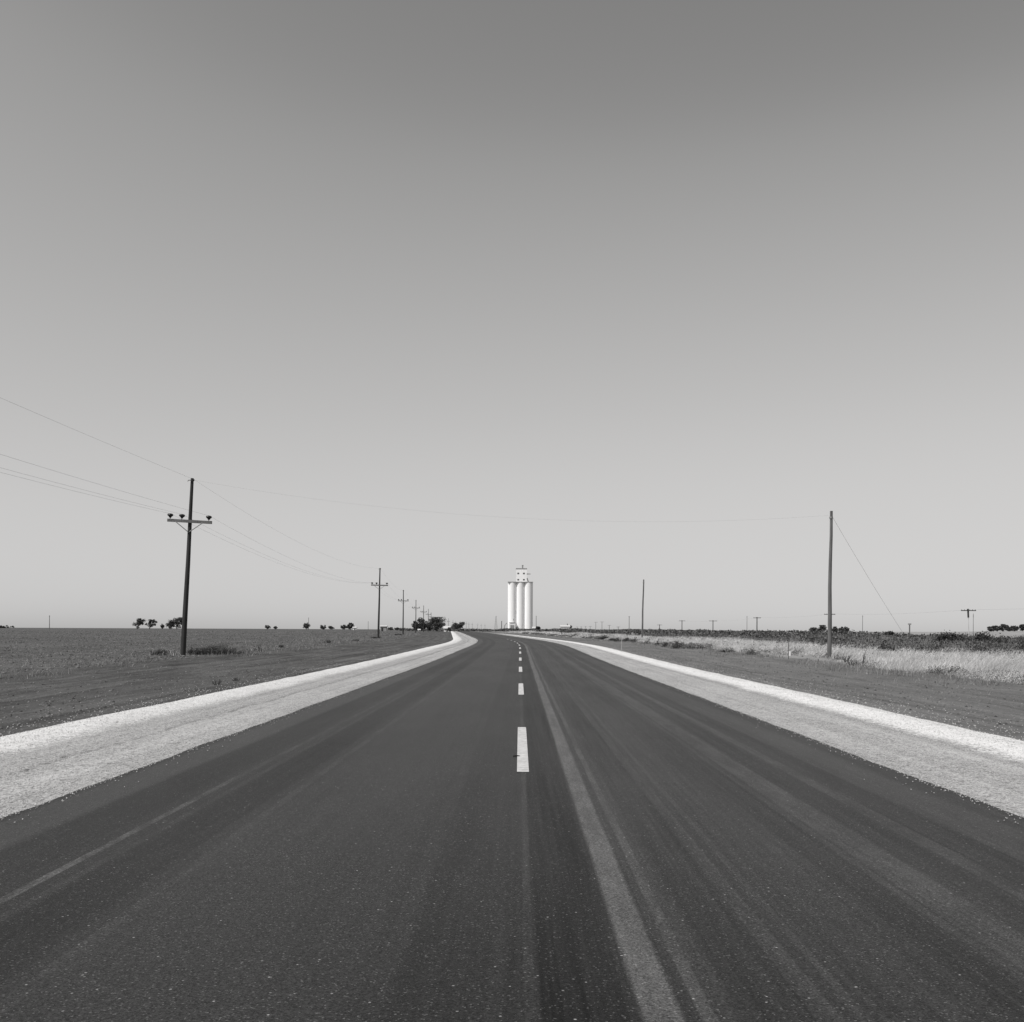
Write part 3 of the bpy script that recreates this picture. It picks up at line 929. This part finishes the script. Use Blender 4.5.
# weeds at the foot of the dry grass on the right
gE = 'weeds along the foot of the right-hand grass'
spec = [(577.5, 637, 195, 2.0, 0.75, 420, 'dark weed clump, farthest left along the right-hand grass'),
        (583.5, 637, 190, 1.6, 0.5, 300, 'low dark weed second along the right-hand grass'),
        (590.5, 637.5, 180, 1.9, 0.55, 300, 'flat dark weed third along the right-hand grass'),
        (602.5, 638.5, 150, 1.5, 0.85, 420, 'tall dark weed left of a low twin, halfway to the marker post'),
        (606.5, 638.5, 150, 1.2, 0.55, 260, 'low twin weed beside a taller dark one'),
        (612.5, 639.3, 135, 0.8, 0.42, 200, 'small dark weed left of the thin marker post'),
        (617, 639.5, 130, 0.8, 0.5, 260, 'round dark weed just left of the thin marker post'),
        (624.5, 640, 125, 1.3, 0.7, 360, 'feathery dark weed just right of the thin marker post'),
        (633, 640.5, 120, 0.9, 0.75, 160, 'thin wispy weed left of the distant bare pole'),
        (647, 641, 110, 0.6, 0.6, 130, 'thin wispy weed right of the distant bare pole'),
        (657, 643, 100, 0.6, 0.6, 130, 'upright weed between the distant bare pole and the big dark weed'),
        (663, 644.5, 92, 0.9, 0.65, 260, 'leafy upright weed left of the big dark weed'),
        (677.5, 647, 84, 1.15, 0.78, 700, 'big dark leaning weed on the grass edge'),
        (688, 648, 82, 1.2, 0.45, 380, 'low dark weed right of the big leaning one'),
        (699, 648.5, 80, 0.7, 0.4, 180, 'small weed at right end of the dark group'),
        (727, 650.5, 70, 1.2, 0.38, 300, 'flat weed midway along the grass edge'),
        (751, 652, 64, 0.9, 0.32, 220, 'small weed left of the white-tagged stake'),
        (826, 656.5, 58, 0.35, 0.28, 120, 'dark tuft at left foot of the near bare pole'),
        (847, 660, 50, 0.5, 0.42, 200, 'dark leaning weed right of the near bare pole'),
        (852, 661.5, 47, 0.6, 0.35, 200, 'lower dark weed right of the near bare pole'),
        (862, 657, 47, 0.35, 0.8, 90, 'tall thin stalk leaning right of the near bare pole'),
        (946, 672, 36.5, 1.3, 0.40, 520, 'wide dark leafy weed in front of the nearest dry grass')]
for px, py, Y, w, h, n, lab in spec:
    plant('weed', px, py, Y, w, h, n, max(0.045, Y * 0.0010), M['leaf_bush'], lab, 'weed', gE, lean=0.3)
gF = 'bushes rising above the brush on the right'
for px, py, Y, w, h, n, lab in [(946.5, 638, 92, 1.9, 1.6, 2200, 'rounded dark bush rising above the brush left of the stub-topped pole'),
        (962, 638, 95, 1.6, 1.1, 700, 'lower bush right of the rounded bush, under the stub-topped pole'),
        (983, 638, 95, 1.8, 1.35, 900, 'dark bush between the stub-topped pole and the grove'),
        (1000, 639, 90, 1.6, 0.95, 500, 'low bush under the hilltop grove'),
        (1019, 652, 57, 1.5, 1.15, 1300, 'dark leafy bush at the right edge behind the dry grass'),
        (975, 650, 58, 1.3, 0.8, 520, 'speckled dark weed clump behind the nearest dry grass'),
        (886, 648, 62, 1.0, 0.85, 500, 'dark bush behind the grass right of the near bare pole'),
        (928, 648, 62, 1.3, 0.8, 520, 'dark bush behind the grass left of the speckled clump'),
        (886, 633, 210, 1.4, 1.8, 500, 'tiny round bush on the horizon right of the near bare pole')]:
    plant('bush', px, py, Y, w, h, int(n * 1.8), max(0.06, Y * 0.0019), M['leaf_bush'], lab, 'bush', gF)

# ------------------------------------------------------------------ power poles on the left
def insulator_prof(k=1.0):
    return [(0.03 * k, 0), (0.055 * k, 0.03), (0.075 * k, 0.07), (0.135 * k, 0.12), (0.15 * k, 0.17), (0.12 * k, 0.215), (0.04 * k, 0.24)]
ARM_Z = 7.27; POLE_H = 9.62
INS = (-1.02, -0.40, 1.03)
def make_power_pole():
    root = empty('power_pole', (0, 0, 0))
    m = MB(); m.tube([(0, 0, -0.4), (0.0, 0, 2.5), (0.012, 0, 5), (0.0, 0, 7.5), (0, 0, POLE_H)], [0.150, 0.135, 0.118, 0.098, 0.080], 14)
    m.build('shaft', M['wood_dark'], root, True)
    m = MB(); m.box((0.02, -0.135, ARM_Z), (2.36, 0.11, 0.155)); m.build('crossarm', M['arm'], root)
    for sx in (-1, 1):
        m = MB(); m.tube([(sx * 0.72, -0.195, ARM_Z - 0.05), (sx * 0.05, -0.16, ARM_Z - 0.56)], 0.026, 6); m.build('brace', M['steel'], root)
    for x in INS:
        m = MB(); m.lathe(insulator_prof(1.08), (0, 0, 0.06), 14)
        i = m.build('insulator', M['glass'], root, True, loc=(x, -0.135, ARM_Z + 0.07))
        p = MB(); p.tube([(0, 0, 0), (0, 0, 0.12)], 0.022, 6); p.build('pin', M['steel'], i)
    m = MB(); m.tube([(-0.05, -0.10, POLE_H - 0.12), (-0.16, -0.13, POLE_H - 0.13), (-0.20, -0.14, POLE_H - 0.20)], 0.028, 6)
    m.build('top_bracket', M['steel'], root)
    m = MB(); m.lathe([(0.03, 0), (0.05, 0.03), (0.045, 0.09), (0.02, 0.11)], (0.10, -0.09, POLE_H - 0.16), 8)
    m.build('top_insulator', M['glass'], root)
    return root
# (top px, top py, base px) and distance
left_poles = [(192.2, 478, 183, 55.2), (380, 568, 378.3, 141.6), (403.4, 590, 403, 226), (416, 600, 415.7, 304), (423.7, 605.5, 423.4, 384),
              (428.4, 609, 428.2, 462), (431.2, 612.5, 431, 545)]
far_tops = [(444.8, 616.5), (448.4, 618.4), (453, 620), (455.8, 620.8), (466.2, 621.6), (468.8, 622.2), (472.3, 622.8), (477.6, 623.2), (481.2, 623.8), (485, 624.2)]
for px, py in far_tops:
    Yd = F * (POLE_H + 0.5 - H) / (CY - py - (CX - px) * math.tan(ROLL) * 1.0)
    left_poles.append((px, py, px, Yd))
ORD = ['nearest', 'second', 'third', 'fourth', 'fifth', 'sixth', 'seventh', 'eighth', 'ninth', 'tenth', 'eleventh', 'twelfth', 'thirteenth', 'fourteenth', 'fifteenth', 'sixteenth', 'seventeenth']
proto = make_power_pole()
tops = []
for i, (px, py, bx, Yd) in enumerate(left_poles):
    o = proto if i == 0 else copy_tree(proto)
    t = at(px, py, Yd)
    g = None
    bxw = at(bx, CY + 1, Yd).x
    g = float(gz(bxw, Yd))
    o.location = (bxw, Yd, g)
    o.rotation_euler = (0, math.atan2(t.x - bxw, t.z - g), 0)
    sc = max(0.9, min(1.12, (t.z - g) / POLE_H))
    o.scale = (1, 1, sc)
    if i == 0:
        lab = 'leaning dark wooden power pole with crossarm, nearest on the left side of the road'
    elif i < 7:
        lab = '%s dark power pole with crossarm counting away along the left of the road' % ORD[i]
    else:
        lab = 'tiny far power pole, %s counting away along the left line past the trees' % ORD[i]
    tag(o, lab, 'power pole', 'power poles along the left of the road')
    o.rotation_euler.z = R(2.5) if i == 0 else 0
    tops.append((o, sc))
bpy.context.view_layer.update()

def catenary(a, b, sag, n=24):
    a, b = Vector(a), Vector(b)
    return [a.lerp(b, i / n) - Vector((0, 0, 4 * sag * (i / n) * (1 - i / n))) for i in range(n + 1)]
def wp(o, p):
    return o.matrix_world @ Vector(p)
wire_pts = {'top': (0.10, -0.09, POLE_H - 0.06), 'outer': (INS[0], -0.135, ARM_Z + 0.36), 'inner': (INS[1], -0.135, ARM_Z + 0.36), 'right': (INS[2], -0.135, ARM_Z + 0.36)}
labels = {'top': 'highest wire running pole top to pole top along the left of the road',
          'outer': 'wire on the left end of the crossarms along the left of the road',
          'inner': 'wire on the middle insulators of the crossarms along the left of the road',
          'right': 'wire on the right end of the crossarms along the left of the road'}
behind = {'top': (Vector((-19.6, -31, 10.9)), 0.55), 'outer': (Vector((-20.6, -31, 8.1)), 0.85), 'inner': (Vector((-20.0, -31, 8.1)), 0.80), 'right': (Vector((-18.4, -31, 8.2)), 0.70)}
for kname, lp in wire_pts.items():
    pts = []
    b0, s0 = behind[kname]
    first = wp(tops[0][0], lp)
    pts += catenary(b0, first, s0, 60)
    for i in range(6):
        a = wp(tops[i][0], lp); b = wp(tops[i + 1][0], lp)
        pts += catenary(a, b, 1.2 if i == 0 else 0.8, 20)[1:]
    m = MB(); m.tube(pts, 0.0036 if kname != 'top' else 0.0034, 5)
    o = m.build('power_wire', M['wire'])
    tag(o, labels[kname], 'wire', 'wires of the left power line')

# ------------------------------------------------------------------ bare poles on the right
def bare_pole(px_t, py_t, px_b, Yd, r0, r1, label):
    t = at(px_t, py_t, Yd); bx = at(px_b, CY + 10, Yd).x; g = float(gz(bx, Yd))
    hgt = t.z - g
    root = empty('wooden_pole', (bx, Yd, g), label, 'pole', 'bare wooden poles on the right')
    dx = t.x - bx
    m = MB()
    zs = np.linspace(-0.3, hgt, 7)
    m.tube([(dx * max(z, 0) / hgt + 0.02 * math.sin(z * 1.1), 0, z) for z in zs], list(np.linspace(r0, r1, 7)), 14)
    m.build('shaft', M['wood_grey'], root, True)
    m = MB(); m.lathe([(r1 + 0.03, 0), (r1 + 0.03, 0.1)], (dx - 0.005, 0, hgt - 0.42), 12)
    m.build('band', M['steel'], root)
    return root, Vector((bx + dx, Yd, g + hgt))
rp, rp_top = bare_pole(831.2, 511, 829.2, 57, 0.125, 0.075, 'near bare weathered pole standing at the edge of the dry grass on the right')
m = MB(); m.tube([(-0.30, 0, 0), (0.0, -0.03, 0.02)], 0.03, 6)
bare_pole(643.6, 579.5, 642.0, 134, 0.12, 0.08, 'distant bare pole without crossarm, farther along the right side')

# wire across the road and the guy
a = wp(tops[0][0], (0.10, -0.09, POLE_H - 0.10)); b = rp_top - Vector((0.09, 0, 0.24))
m = MB(); m.tube(catenary(a, b, 1.10, 40), 0.0018, 5)
o = m.build('crossing_wire', M['wire']); tag(o, 'thin sagging wire crossing over the road between the two nearest poles', 'wire')
ga = rp_top - Vector((-0.09, 0, 0.36))
gx, gy_ = 23.75, 61.0
gb = Vector((gx, gy_, float(gz(gx, gy_)) - 0.05))
m = MB(); m.tube(catenary(ga, gb, 0.12, 20), 0.0058, 5)
o = m.build('guy_wire', M['wire']); tag(o, 'guy wire slanting from the near bare pole down into the brush', 'wire')

# ------------------------------------------------------------------ railway telegraph poles, T shaped, on the far right
def t_pole(px, py_arm, armw_px, label, pale=False, boost=1.0):
    Yd = 71.0 * F / uv_of(px, py_arm)[0]
    p = at(px, py_arm, Yd); g = float(gz(p.x, Yd)); ha = p.z - g
    root = empty('telegraph_pole', (p.x, Yd, g), label, 'telegraph pole', 'T shaped telegraph poles along the railway')
    r = 0.13 * boost
    if pale:
        zc = ha - 1.1
        m = MB(); m.tube([(0.06, 0, zc), (0.0, 0, ha + 0.28)], [r * 1.05, r], 10); m.build('shaft_top', M['wood_dark'], root, True)
        m = MB(); m.tube([(0.16, 0, -0.3), (0.06, 0, zc)], [0.055, 0.05], 8); o = m.build('shaft', M['wood_pale'], root, True)  # lower shaft thinner and much paler than the top
        o['label'] = 'thin pale lower shaft'
        m = MB(); m.lathe([(0.15, -0.2), (0.14, 0.95)], (0.22, 0.3, 0), 8); m.build('stub_post', M['wood_dark'], root)
    else:
        m = MB(); m.tube([(0, 0, -0.3), (0, 0, ha + 0.25)], [r * 1.2, r], 10); m.build('shaft', M['wood_dark'], root, True)
    aw = armw_px * Yd / F
    m = MB(); m.box((0, -r - 0.05, ha), (aw, 0.10, 0.13 * boost)); m.build('crossarm', M['wood_dark'], root)
    m = MB()
    for k in range(6):
        x = aw * (-0.45 + 0.18 * k)
        m.lathe([(0.03, 0), (0.05, 0.05), (0.03, 0.13)], (x, -r - 0.05, ha + 0.066), 6)
    m.build('insulator_row', M['glass'], root)
    return root, Vector((p.x, Yd, p.z))
tp = [(968, 610.6, 15, 'nearest T shaped telegraph pole with dark top over a thin pale shaft', True),
      (829.5, 614.4, 11, 'T shaped telegraph pole whose crossarm shows behind the near bare pole', False),
      (757, 617.9, 7.6, 'third T shaped telegraph pole from the right, between the near bare pole and the next', False),
      (713, 621.0, 8.2, 'fourth T shaped telegraph pole from the right with a wide crossarm', False),
      (682, 620.9, 6.5, 'fifth T shaped telegraph pole from the right', False),
      (659.6, 625.0, 5, 'short T shaped telegraph pole just right of the distant bare pole', False),
      (629.2, 616.8, 1.6, 'tall thin telegraph pole with tiny crossarm left of the distant bare pole', False),
      (618.2, 627.0, 3.5, 'lowest T shaped telegraph pole above the dark weeds', False),
      (609.3, 625.4, 3.5, 'small T shaped telegraph pole right of a taller pair', False),
      (602.0, 622.0, 4, 'right one of a taller pair of far telegraph poles', False),
      (595.8, 622.2, 4, 'left one of a taller pair of far telegraph poles', False),
      (590.2, 626.5, 3, 'tiny telegraph pole just left of the taller pair', False),
      (585.6, 626.6, 2.6, 'tiny telegraph pole second left of the taller pair', False),
      (581.2, 626.8, 2.4, 'tiny telegraph pole third left of the taller pair', False),
      (577.2, 626.9, 2.2, 'farthest telegraph pole, beside the long white shed', False)]
tpos = []
for px, py, aw, lab, pale in tp:
    tpos.append(t_pole(px, py, aw, lab, pale, 1.0 if px > 700 else 1.1)[1])
end = Vector((71, 90, 5.05))
pts = catenary(end, tpos[0] + Vector((0.4, 0, 0.16)), 0.35, 12)
for i in range(4):
    pts += catenary(tpos[i] + Vector((0.4, 0, 0.16)), tpos[i + 1] + Vector((0.4, 0, 0.16)), 0.4, 12)[1:]
m = MB(); m.tube(pts, 0.006, 4); o = m.build('telegraph_wire', M['wire']); tag(o, 'thin telegraph wire strung along the T shaped poles on the right', 'wire')

# thin far masts and posts
def mast(px, py_t, Yd, r, label, name='thin_mast', mat=None):
    p = at(px, py_t, Yd); g = float(gz(p.x, Yd)); h = p.z - g
    root = empty(name, (p.x, Yd, g), label, 'mast')
    m = MB(); m.tube([(0, 0, -0.2), (0, 0, h)], [r * 1.2, r * 0.9], 8); m.build('shaft', mat or M['wood_grey'], root)
    m = MB(); m.lathe([(r * 1.6, 0), (r * 1.6, 0.3), (r * 0.5, 0.55)], (0, 0, h - 0.1), 8); m.build('cap', M['steel'], root)
    return root
mast(49.5, 616.3, 420, 0.12, 'lone thin pole on the field horizon at far left')
mast(308.6, 618, 800, 0.16, 'thin mast above the rounded farm tree on the left horizon')
mast(368.2, 622, 600, 0.10, 'faint thin mast left of the second power pole')
mast(862.6, 616.5, 330, 0.075, 'thin mast on the horizon right of the near bare pole')
mast(747, 617, 380, 0.075, 'thin mast left of the third telegraph pole')
mast(973.3, 616.3, 150, 0.035, 'slender rod right of the stub-topped telegraph pole')
mast(536.2, 616.3, 760, 0.18, 'thin mast right of the white silos')
mast(501.6, 621.5, 760, 0.28, 'dark short mast left of the white silos')
# small T at 909
p = at(909.6, 624.6, 260); g = float(gz(p.x, 260))
o = empty('signal_post', (p.x, 260, g), 'short post with a flat head on the horizon at far right', 'post')
m = MB(); m.tube([(0, 0, -.2), (0, 0, p.z - g)], 0.16, 8); m.build('shaft', M['wood_grey'], o)
m = MB(); m.box((0, 0, p.z - g + 0.12), (0.75, 0.3, 0.36)); m.build('head', M['grey_boards'], o)

# marker post, stake, dark post
def marker(px, py_b, py_t, Yd, w, label, mat, name='marker_post', tagmat=None):
    p = at(px, py_t, Yd); g = float(gz(p.x, Yd)); h = p.z - g
    root = empty(name, (p.x, Yd, g), label, 'post')
    m = MB(); m.box((0, 0, h / 2 - 0.1), (w, w * 0.6, h + 0.2)); m.prism([(-w / 2, h), (w / 2, h), (0, h + w * 0.6)], -w * 0.3, w * 0.3)
    m.build('stake', mat, root)
    if tagmat:
        m = MB(); m.box((0.06, -w * 0.3 - 0.012, h * 0.34), (0.10, 0.016, 0.26)); m.build('tag', tagmat, root)
    return root
marker(621.6, 652, 637.5, 66, 0.030, 'thin pale marker post beside the right gravel windrow', M['marker'])
marker(788.6, 658, 643, 56, 0.028, 'thin dark survey stake with a white tag at the edge of the grass', M['wood_dark'], 'survey_stake', M['white'])
marker(561.8, 637, 631.6, 215, 0.16, 'short dark leaning post below the long white shed', M['wood_dark'], 'short_post')

# ------------------------------------------------------------------ grain elevator
def elevator():
    Y0 = 800.0; k = Y0 / F
    c = at(520.2, 630, Y0); g = float(gz(c.x, Y0)) - 0.1
    root = empty('grain_elevator', (c.x, Y0, g), 'tall white concrete grain elevator at the end of the road', 'grain elevator')
    top = at(520.2, 582.4, Y0).z - g
    rad = 3.45; pitch = 6.35
    for iy in range(2):
        for ix in (-1, 0, 1):
            m = MB(); m.lathe([(rad, -0.5), (rad, top)], (0, 0, 0), 40)
            m.build('silo', M['concrete'], root, False, loc=(ix * pitch, iy * pitch + rad, 0))
    for o in root.children:
        for p_ in o.data.polygons:
            p_.use_smooth = len(p_.vertices) == 4
    m = MB(); m.box((0, rad + pitch / 2, top + 0.30), (2 * pitch + 2 * rad + 0.15, pitch + 2 * rad + 0.15, 0.6)); m.build('roof_slab', M['concrete_grey'], root)
    hz0 = top + 0.6; hz1 = at(521, 568.7, Y0).z - g
    hw = 8.3; hx = (521.2 - 520.2) * k; hy0 = 1.2; hd = 9.5
    m = MB(); m.box((hx, hy0 + hd / 2, (hz0 + hz1) / 2), (hw, hd, hz1 - hz0)); hh = m.build('headhouse', M['concrete'], root)
    m = MB(); m.box((hx, hy0 + hd / 2, hz1 + 0.25), (hw + 0.5, hd + 0.5, 0.45)); m.build('roof', M['concrete_grey'], hh)
    for wx in (518.0, 523.6):
        for wy in (573.3, 579.6):
            z = at(wx, wy, Y0).z - g; x = (wx - 520.2) * k
            w = MB(); w.box((x, hy0 - 0.02, z), (1.45, 0.12, 1.15)); w.build('window', M['pane'], hh)
    m = MB(); m.box((hx + 0.9, hy0 + 4, hz1 + 1.5), (1.1, 1.1, 2.0)); m.lathe([(0.45, 2.5), (0.8, 2.9), (0.3, 3.3)], (hx + 0.9, hy0 + 4, hz1 + 0.0), 10); m.build('vent_stack', M['grey_boards'], hh)
    zz = at(528, 573.8, Y0).z - g
    m = MB(); m.box((hx + hw / 2 + 1.5, hy0 + 1.6, zz), (3.0, 1.4, 0.55)); m.build('platform', M['grey_boards'], hh)
    m = MB(); m.tube([(hx + hw / 2 + 0.15, hy0 + 0.6, hz0 + 3.0), (hx + hw / 2 + 1.3, hy0 + 0.6, hz0)], 0.4, 8); m.build('spout', M['steel'], hh)
    # drive-through shed at the foot
    sx = (512.3 - 520.2) * k
    m = MB(); m.prism([(sx - 2.4, -0.5), (sx + 2.4, -0.5), (sx + 2.4, 6.0), (sx, 6.5), (sx - 2.4, 6.0)], -5.0, -0.2); sh = m.build('loading_shed', M['white'], root)
    m = MB(); m.box((sx, -5.05, 2.4), (3.0, 0.14, 4.8)); m.build('door', M['grey_boards'], sh)
    m = MB(); m.box((sx, -2.6, 6.75), (5.2, 5.4, 0.35)); m.build('roof', M['concrete_grey'], sh)
    m = MB(); m.box((sx + 0.9, -0.12, 9.2), (0.5, 0.5, 1.2)); m.build('wall_lamp', M['grey_boards'], root)
    # leg spout on the left
    m = MB(); m.tube([(-12.6, 2, 0), (-12.2, 2, 4.5), (-10.4, 2, 6.6)], 0.35, 8); m.build('side_spout', M['grey_boards'], root)
    m = MB(); m.box((pitch * 0.02 - 3.4, -0.4, 1.4), (1.3, 1.2, 2.8)); m.build('dump_hopper', M['grey_boards'], root)
elevator()

# ------------------------------------------------------------------ far buildings
def building(px, py_b, Yd, w, d, h, rh, label, wall, roof, cat='shed', name='farm_shed', door=None, ridge='x', rot=0.0, windows=(), chimney=None):
    p = at(px, py_b, Yd); g = float(gz(p.x, Yd))
    root = empty(name, (p.x, Yd, g), label, cat)
    root.rotation_euler = (0, 0, R(rot))
    m = MB()
    if ridge == 'x':
        poly = [(-d / 2, -0.4), (d / 2, -0.4), (d / 2, h), (0, h + rh), (-d / 2, h)]
        b = MB().prism(poly, -w / 2, w / 2); b.v = [(y, x, z) for x, y, z in b.v]; b.f = [f[::-1] for f in b.f]
    else:
        poly = [(-w / 2, -0.4), (w / 2, -0.4), (w / 2, h), (0, h + rh), (-w / 2, h)]
        b = MB().prism(poly, -d / 2, d / 2)
    b.build('wall', wall, root)
    r = MB(); hw = (d if ridge == 'x' else w) / 2; e = 0.3; tk = 0.16
    sl = rh / hw
    poly = [(-hw - e, h - e * sl + 0.03), (0, h + rh + 0.03), (hw + e, h - e * sl + 0.03), (hw + e, h - e * sl + tk), (0, h + rh + tk + 0.05), (-hw - e, h - e * sl + tk)]
    ln = (w if ridge == 'x' else d) / 2 + e
    r.prism(poly, -ln, ln)
    if ridge == 'x':
        r.v = [(y, x, z) for x, y, z in r.v]; r.f = [f[::-1] for f in r.f]
    rf = r.build('roof', roof, root)
    if chimney is not None:
        c = MB(); c.box((chimney, 0, h + rh + 0.5), (0.6, 0.6, 1.4)); c.build('chimney', M['chimney_shaded_end'], rf)
    if door:
        x, dw, dh = door
        c = MB(); c.box((x, -d / 2 - 0.03, dh / 2), (dw, 0.1, dh)); c.build('door', M['dark'], root)
    for x, z, ww, wh in windows:
        c = MB(); c.box((x, -d / 2 - 0.03, z), (ww, 0.1, wh)); c.build('window', M['dark'], root)
    return root
building(383.8, 629.4, 460, 2.8, 2.6, 2.1, 0.3, 'small grey shed with dark doorway right of the second power pole', M['grey_boards'], M['roof_pale'], door=(-0.55, 0.8, 1.4))
building(447.2, 631, 535, 3.2, 4.0, 1.7, 1.0, 'white house with pale roof between the big tree and the road', M['white'], M['roof_pale'], 'house', 'farm_house', windows=((-0.95, 1.0, 0.6, 0.8), (0.95, 1.0, 0.6, 0.8)), door=(0.0, 0.7, 1.6))
building(419.2, 631, 548, 1.1, 1.2, 0.7, 0.3, 'tiny white shed low under the rounded roadside tree', M['white'], M['roof_pale'], door=(0.2, 0.4, 0.7))
building(354.8, 629.6, 760, 2.6, 3.0, 1.6, 0.6, 'tiny pale shed at the end of the farm tree row', M['white'], M['roof_pale'], door=(0.3, 0.8, 1.2))
building(565.0, 630.6, 700, 6.4, 5.5, 3.3, 0.9, 'long white shed with shaded end wall right of the silos', M['white'], M['roof_pale'], rot=0, chimney=1.6, windows=((-1.9, 1.3, 0.7, 0.8), (1.2, 1.3, 0.7, 0.8)))
building(570.4, 630.8, 702, 2.0, 4.0, 3.6, 0.6, 'dark-coloured block for the shaded end of the long white shed', M['chimney_shaded_end'], M['chimney_shaded_end'], door=(0, 0.9, 1.8), ridge='y')  # dark wall and roof colours stand for the white shed's shaded gable end
building(534.6, 630.2, 755, 3.2, 3.0, 2.4, 0.8, 'little white shed at right foot of the silos', M['white'], M['roof_pale'], door=(0.5, 0.9, 1.6))
building(824.6, 632, 345, 1.9, 2.2, 1.6, 0.6, 'pale-roofed hut among the trees behind the near bare pole', M['white'], M['roof_pale'], door=(0.2, 0.6, 1.2), rot=20)

# lattice tower left of the silos
def lattice():
    Yd = 780; p = at(496, 617, Yd); g = float(gz(p.x, Yd)); h = p.z - g
    root = empty('lattice_tower', (p.x, Yd, g), 'thin lattice tower of a windmill left of the white silos', 'tower')
    m = MB(); b, t = 1.25, 0.22
    for sx in (-1, 1):
        for sy in (-1, 1):
            m.tube([(sx * b, sy * b, -0.2), (sx * t, sy * t, h)], 0.075, 5)
    for i in range(6):
        z0, z1 = h * i / 6, h * (i + 1) / 6
        w0 = b + (t - b) * i / 6; w1 = b + (t - b) * (i + 1) / 6
        for sy in (-1, 1):
            m.tube([(-w0, sy * w0, z0), (w1, sy * w1, z1)], 0.05, 4); m.tube([(w0, sy * w0, z0), (-w1, sy * w1, z1)], 0.05, 4)
            m.tube([(-w1, sy * w1, z1), (w1, sy * w1, z1)], 0.05, 4)
    m.build('frame', M['steel'], root)
    m = MB(); m.lathe([(0.3, 0), (0.35, 0.5), (0.15, 0.8)], (0, 0, h), 8); m.build('head', M['steel'], root)
lattice()
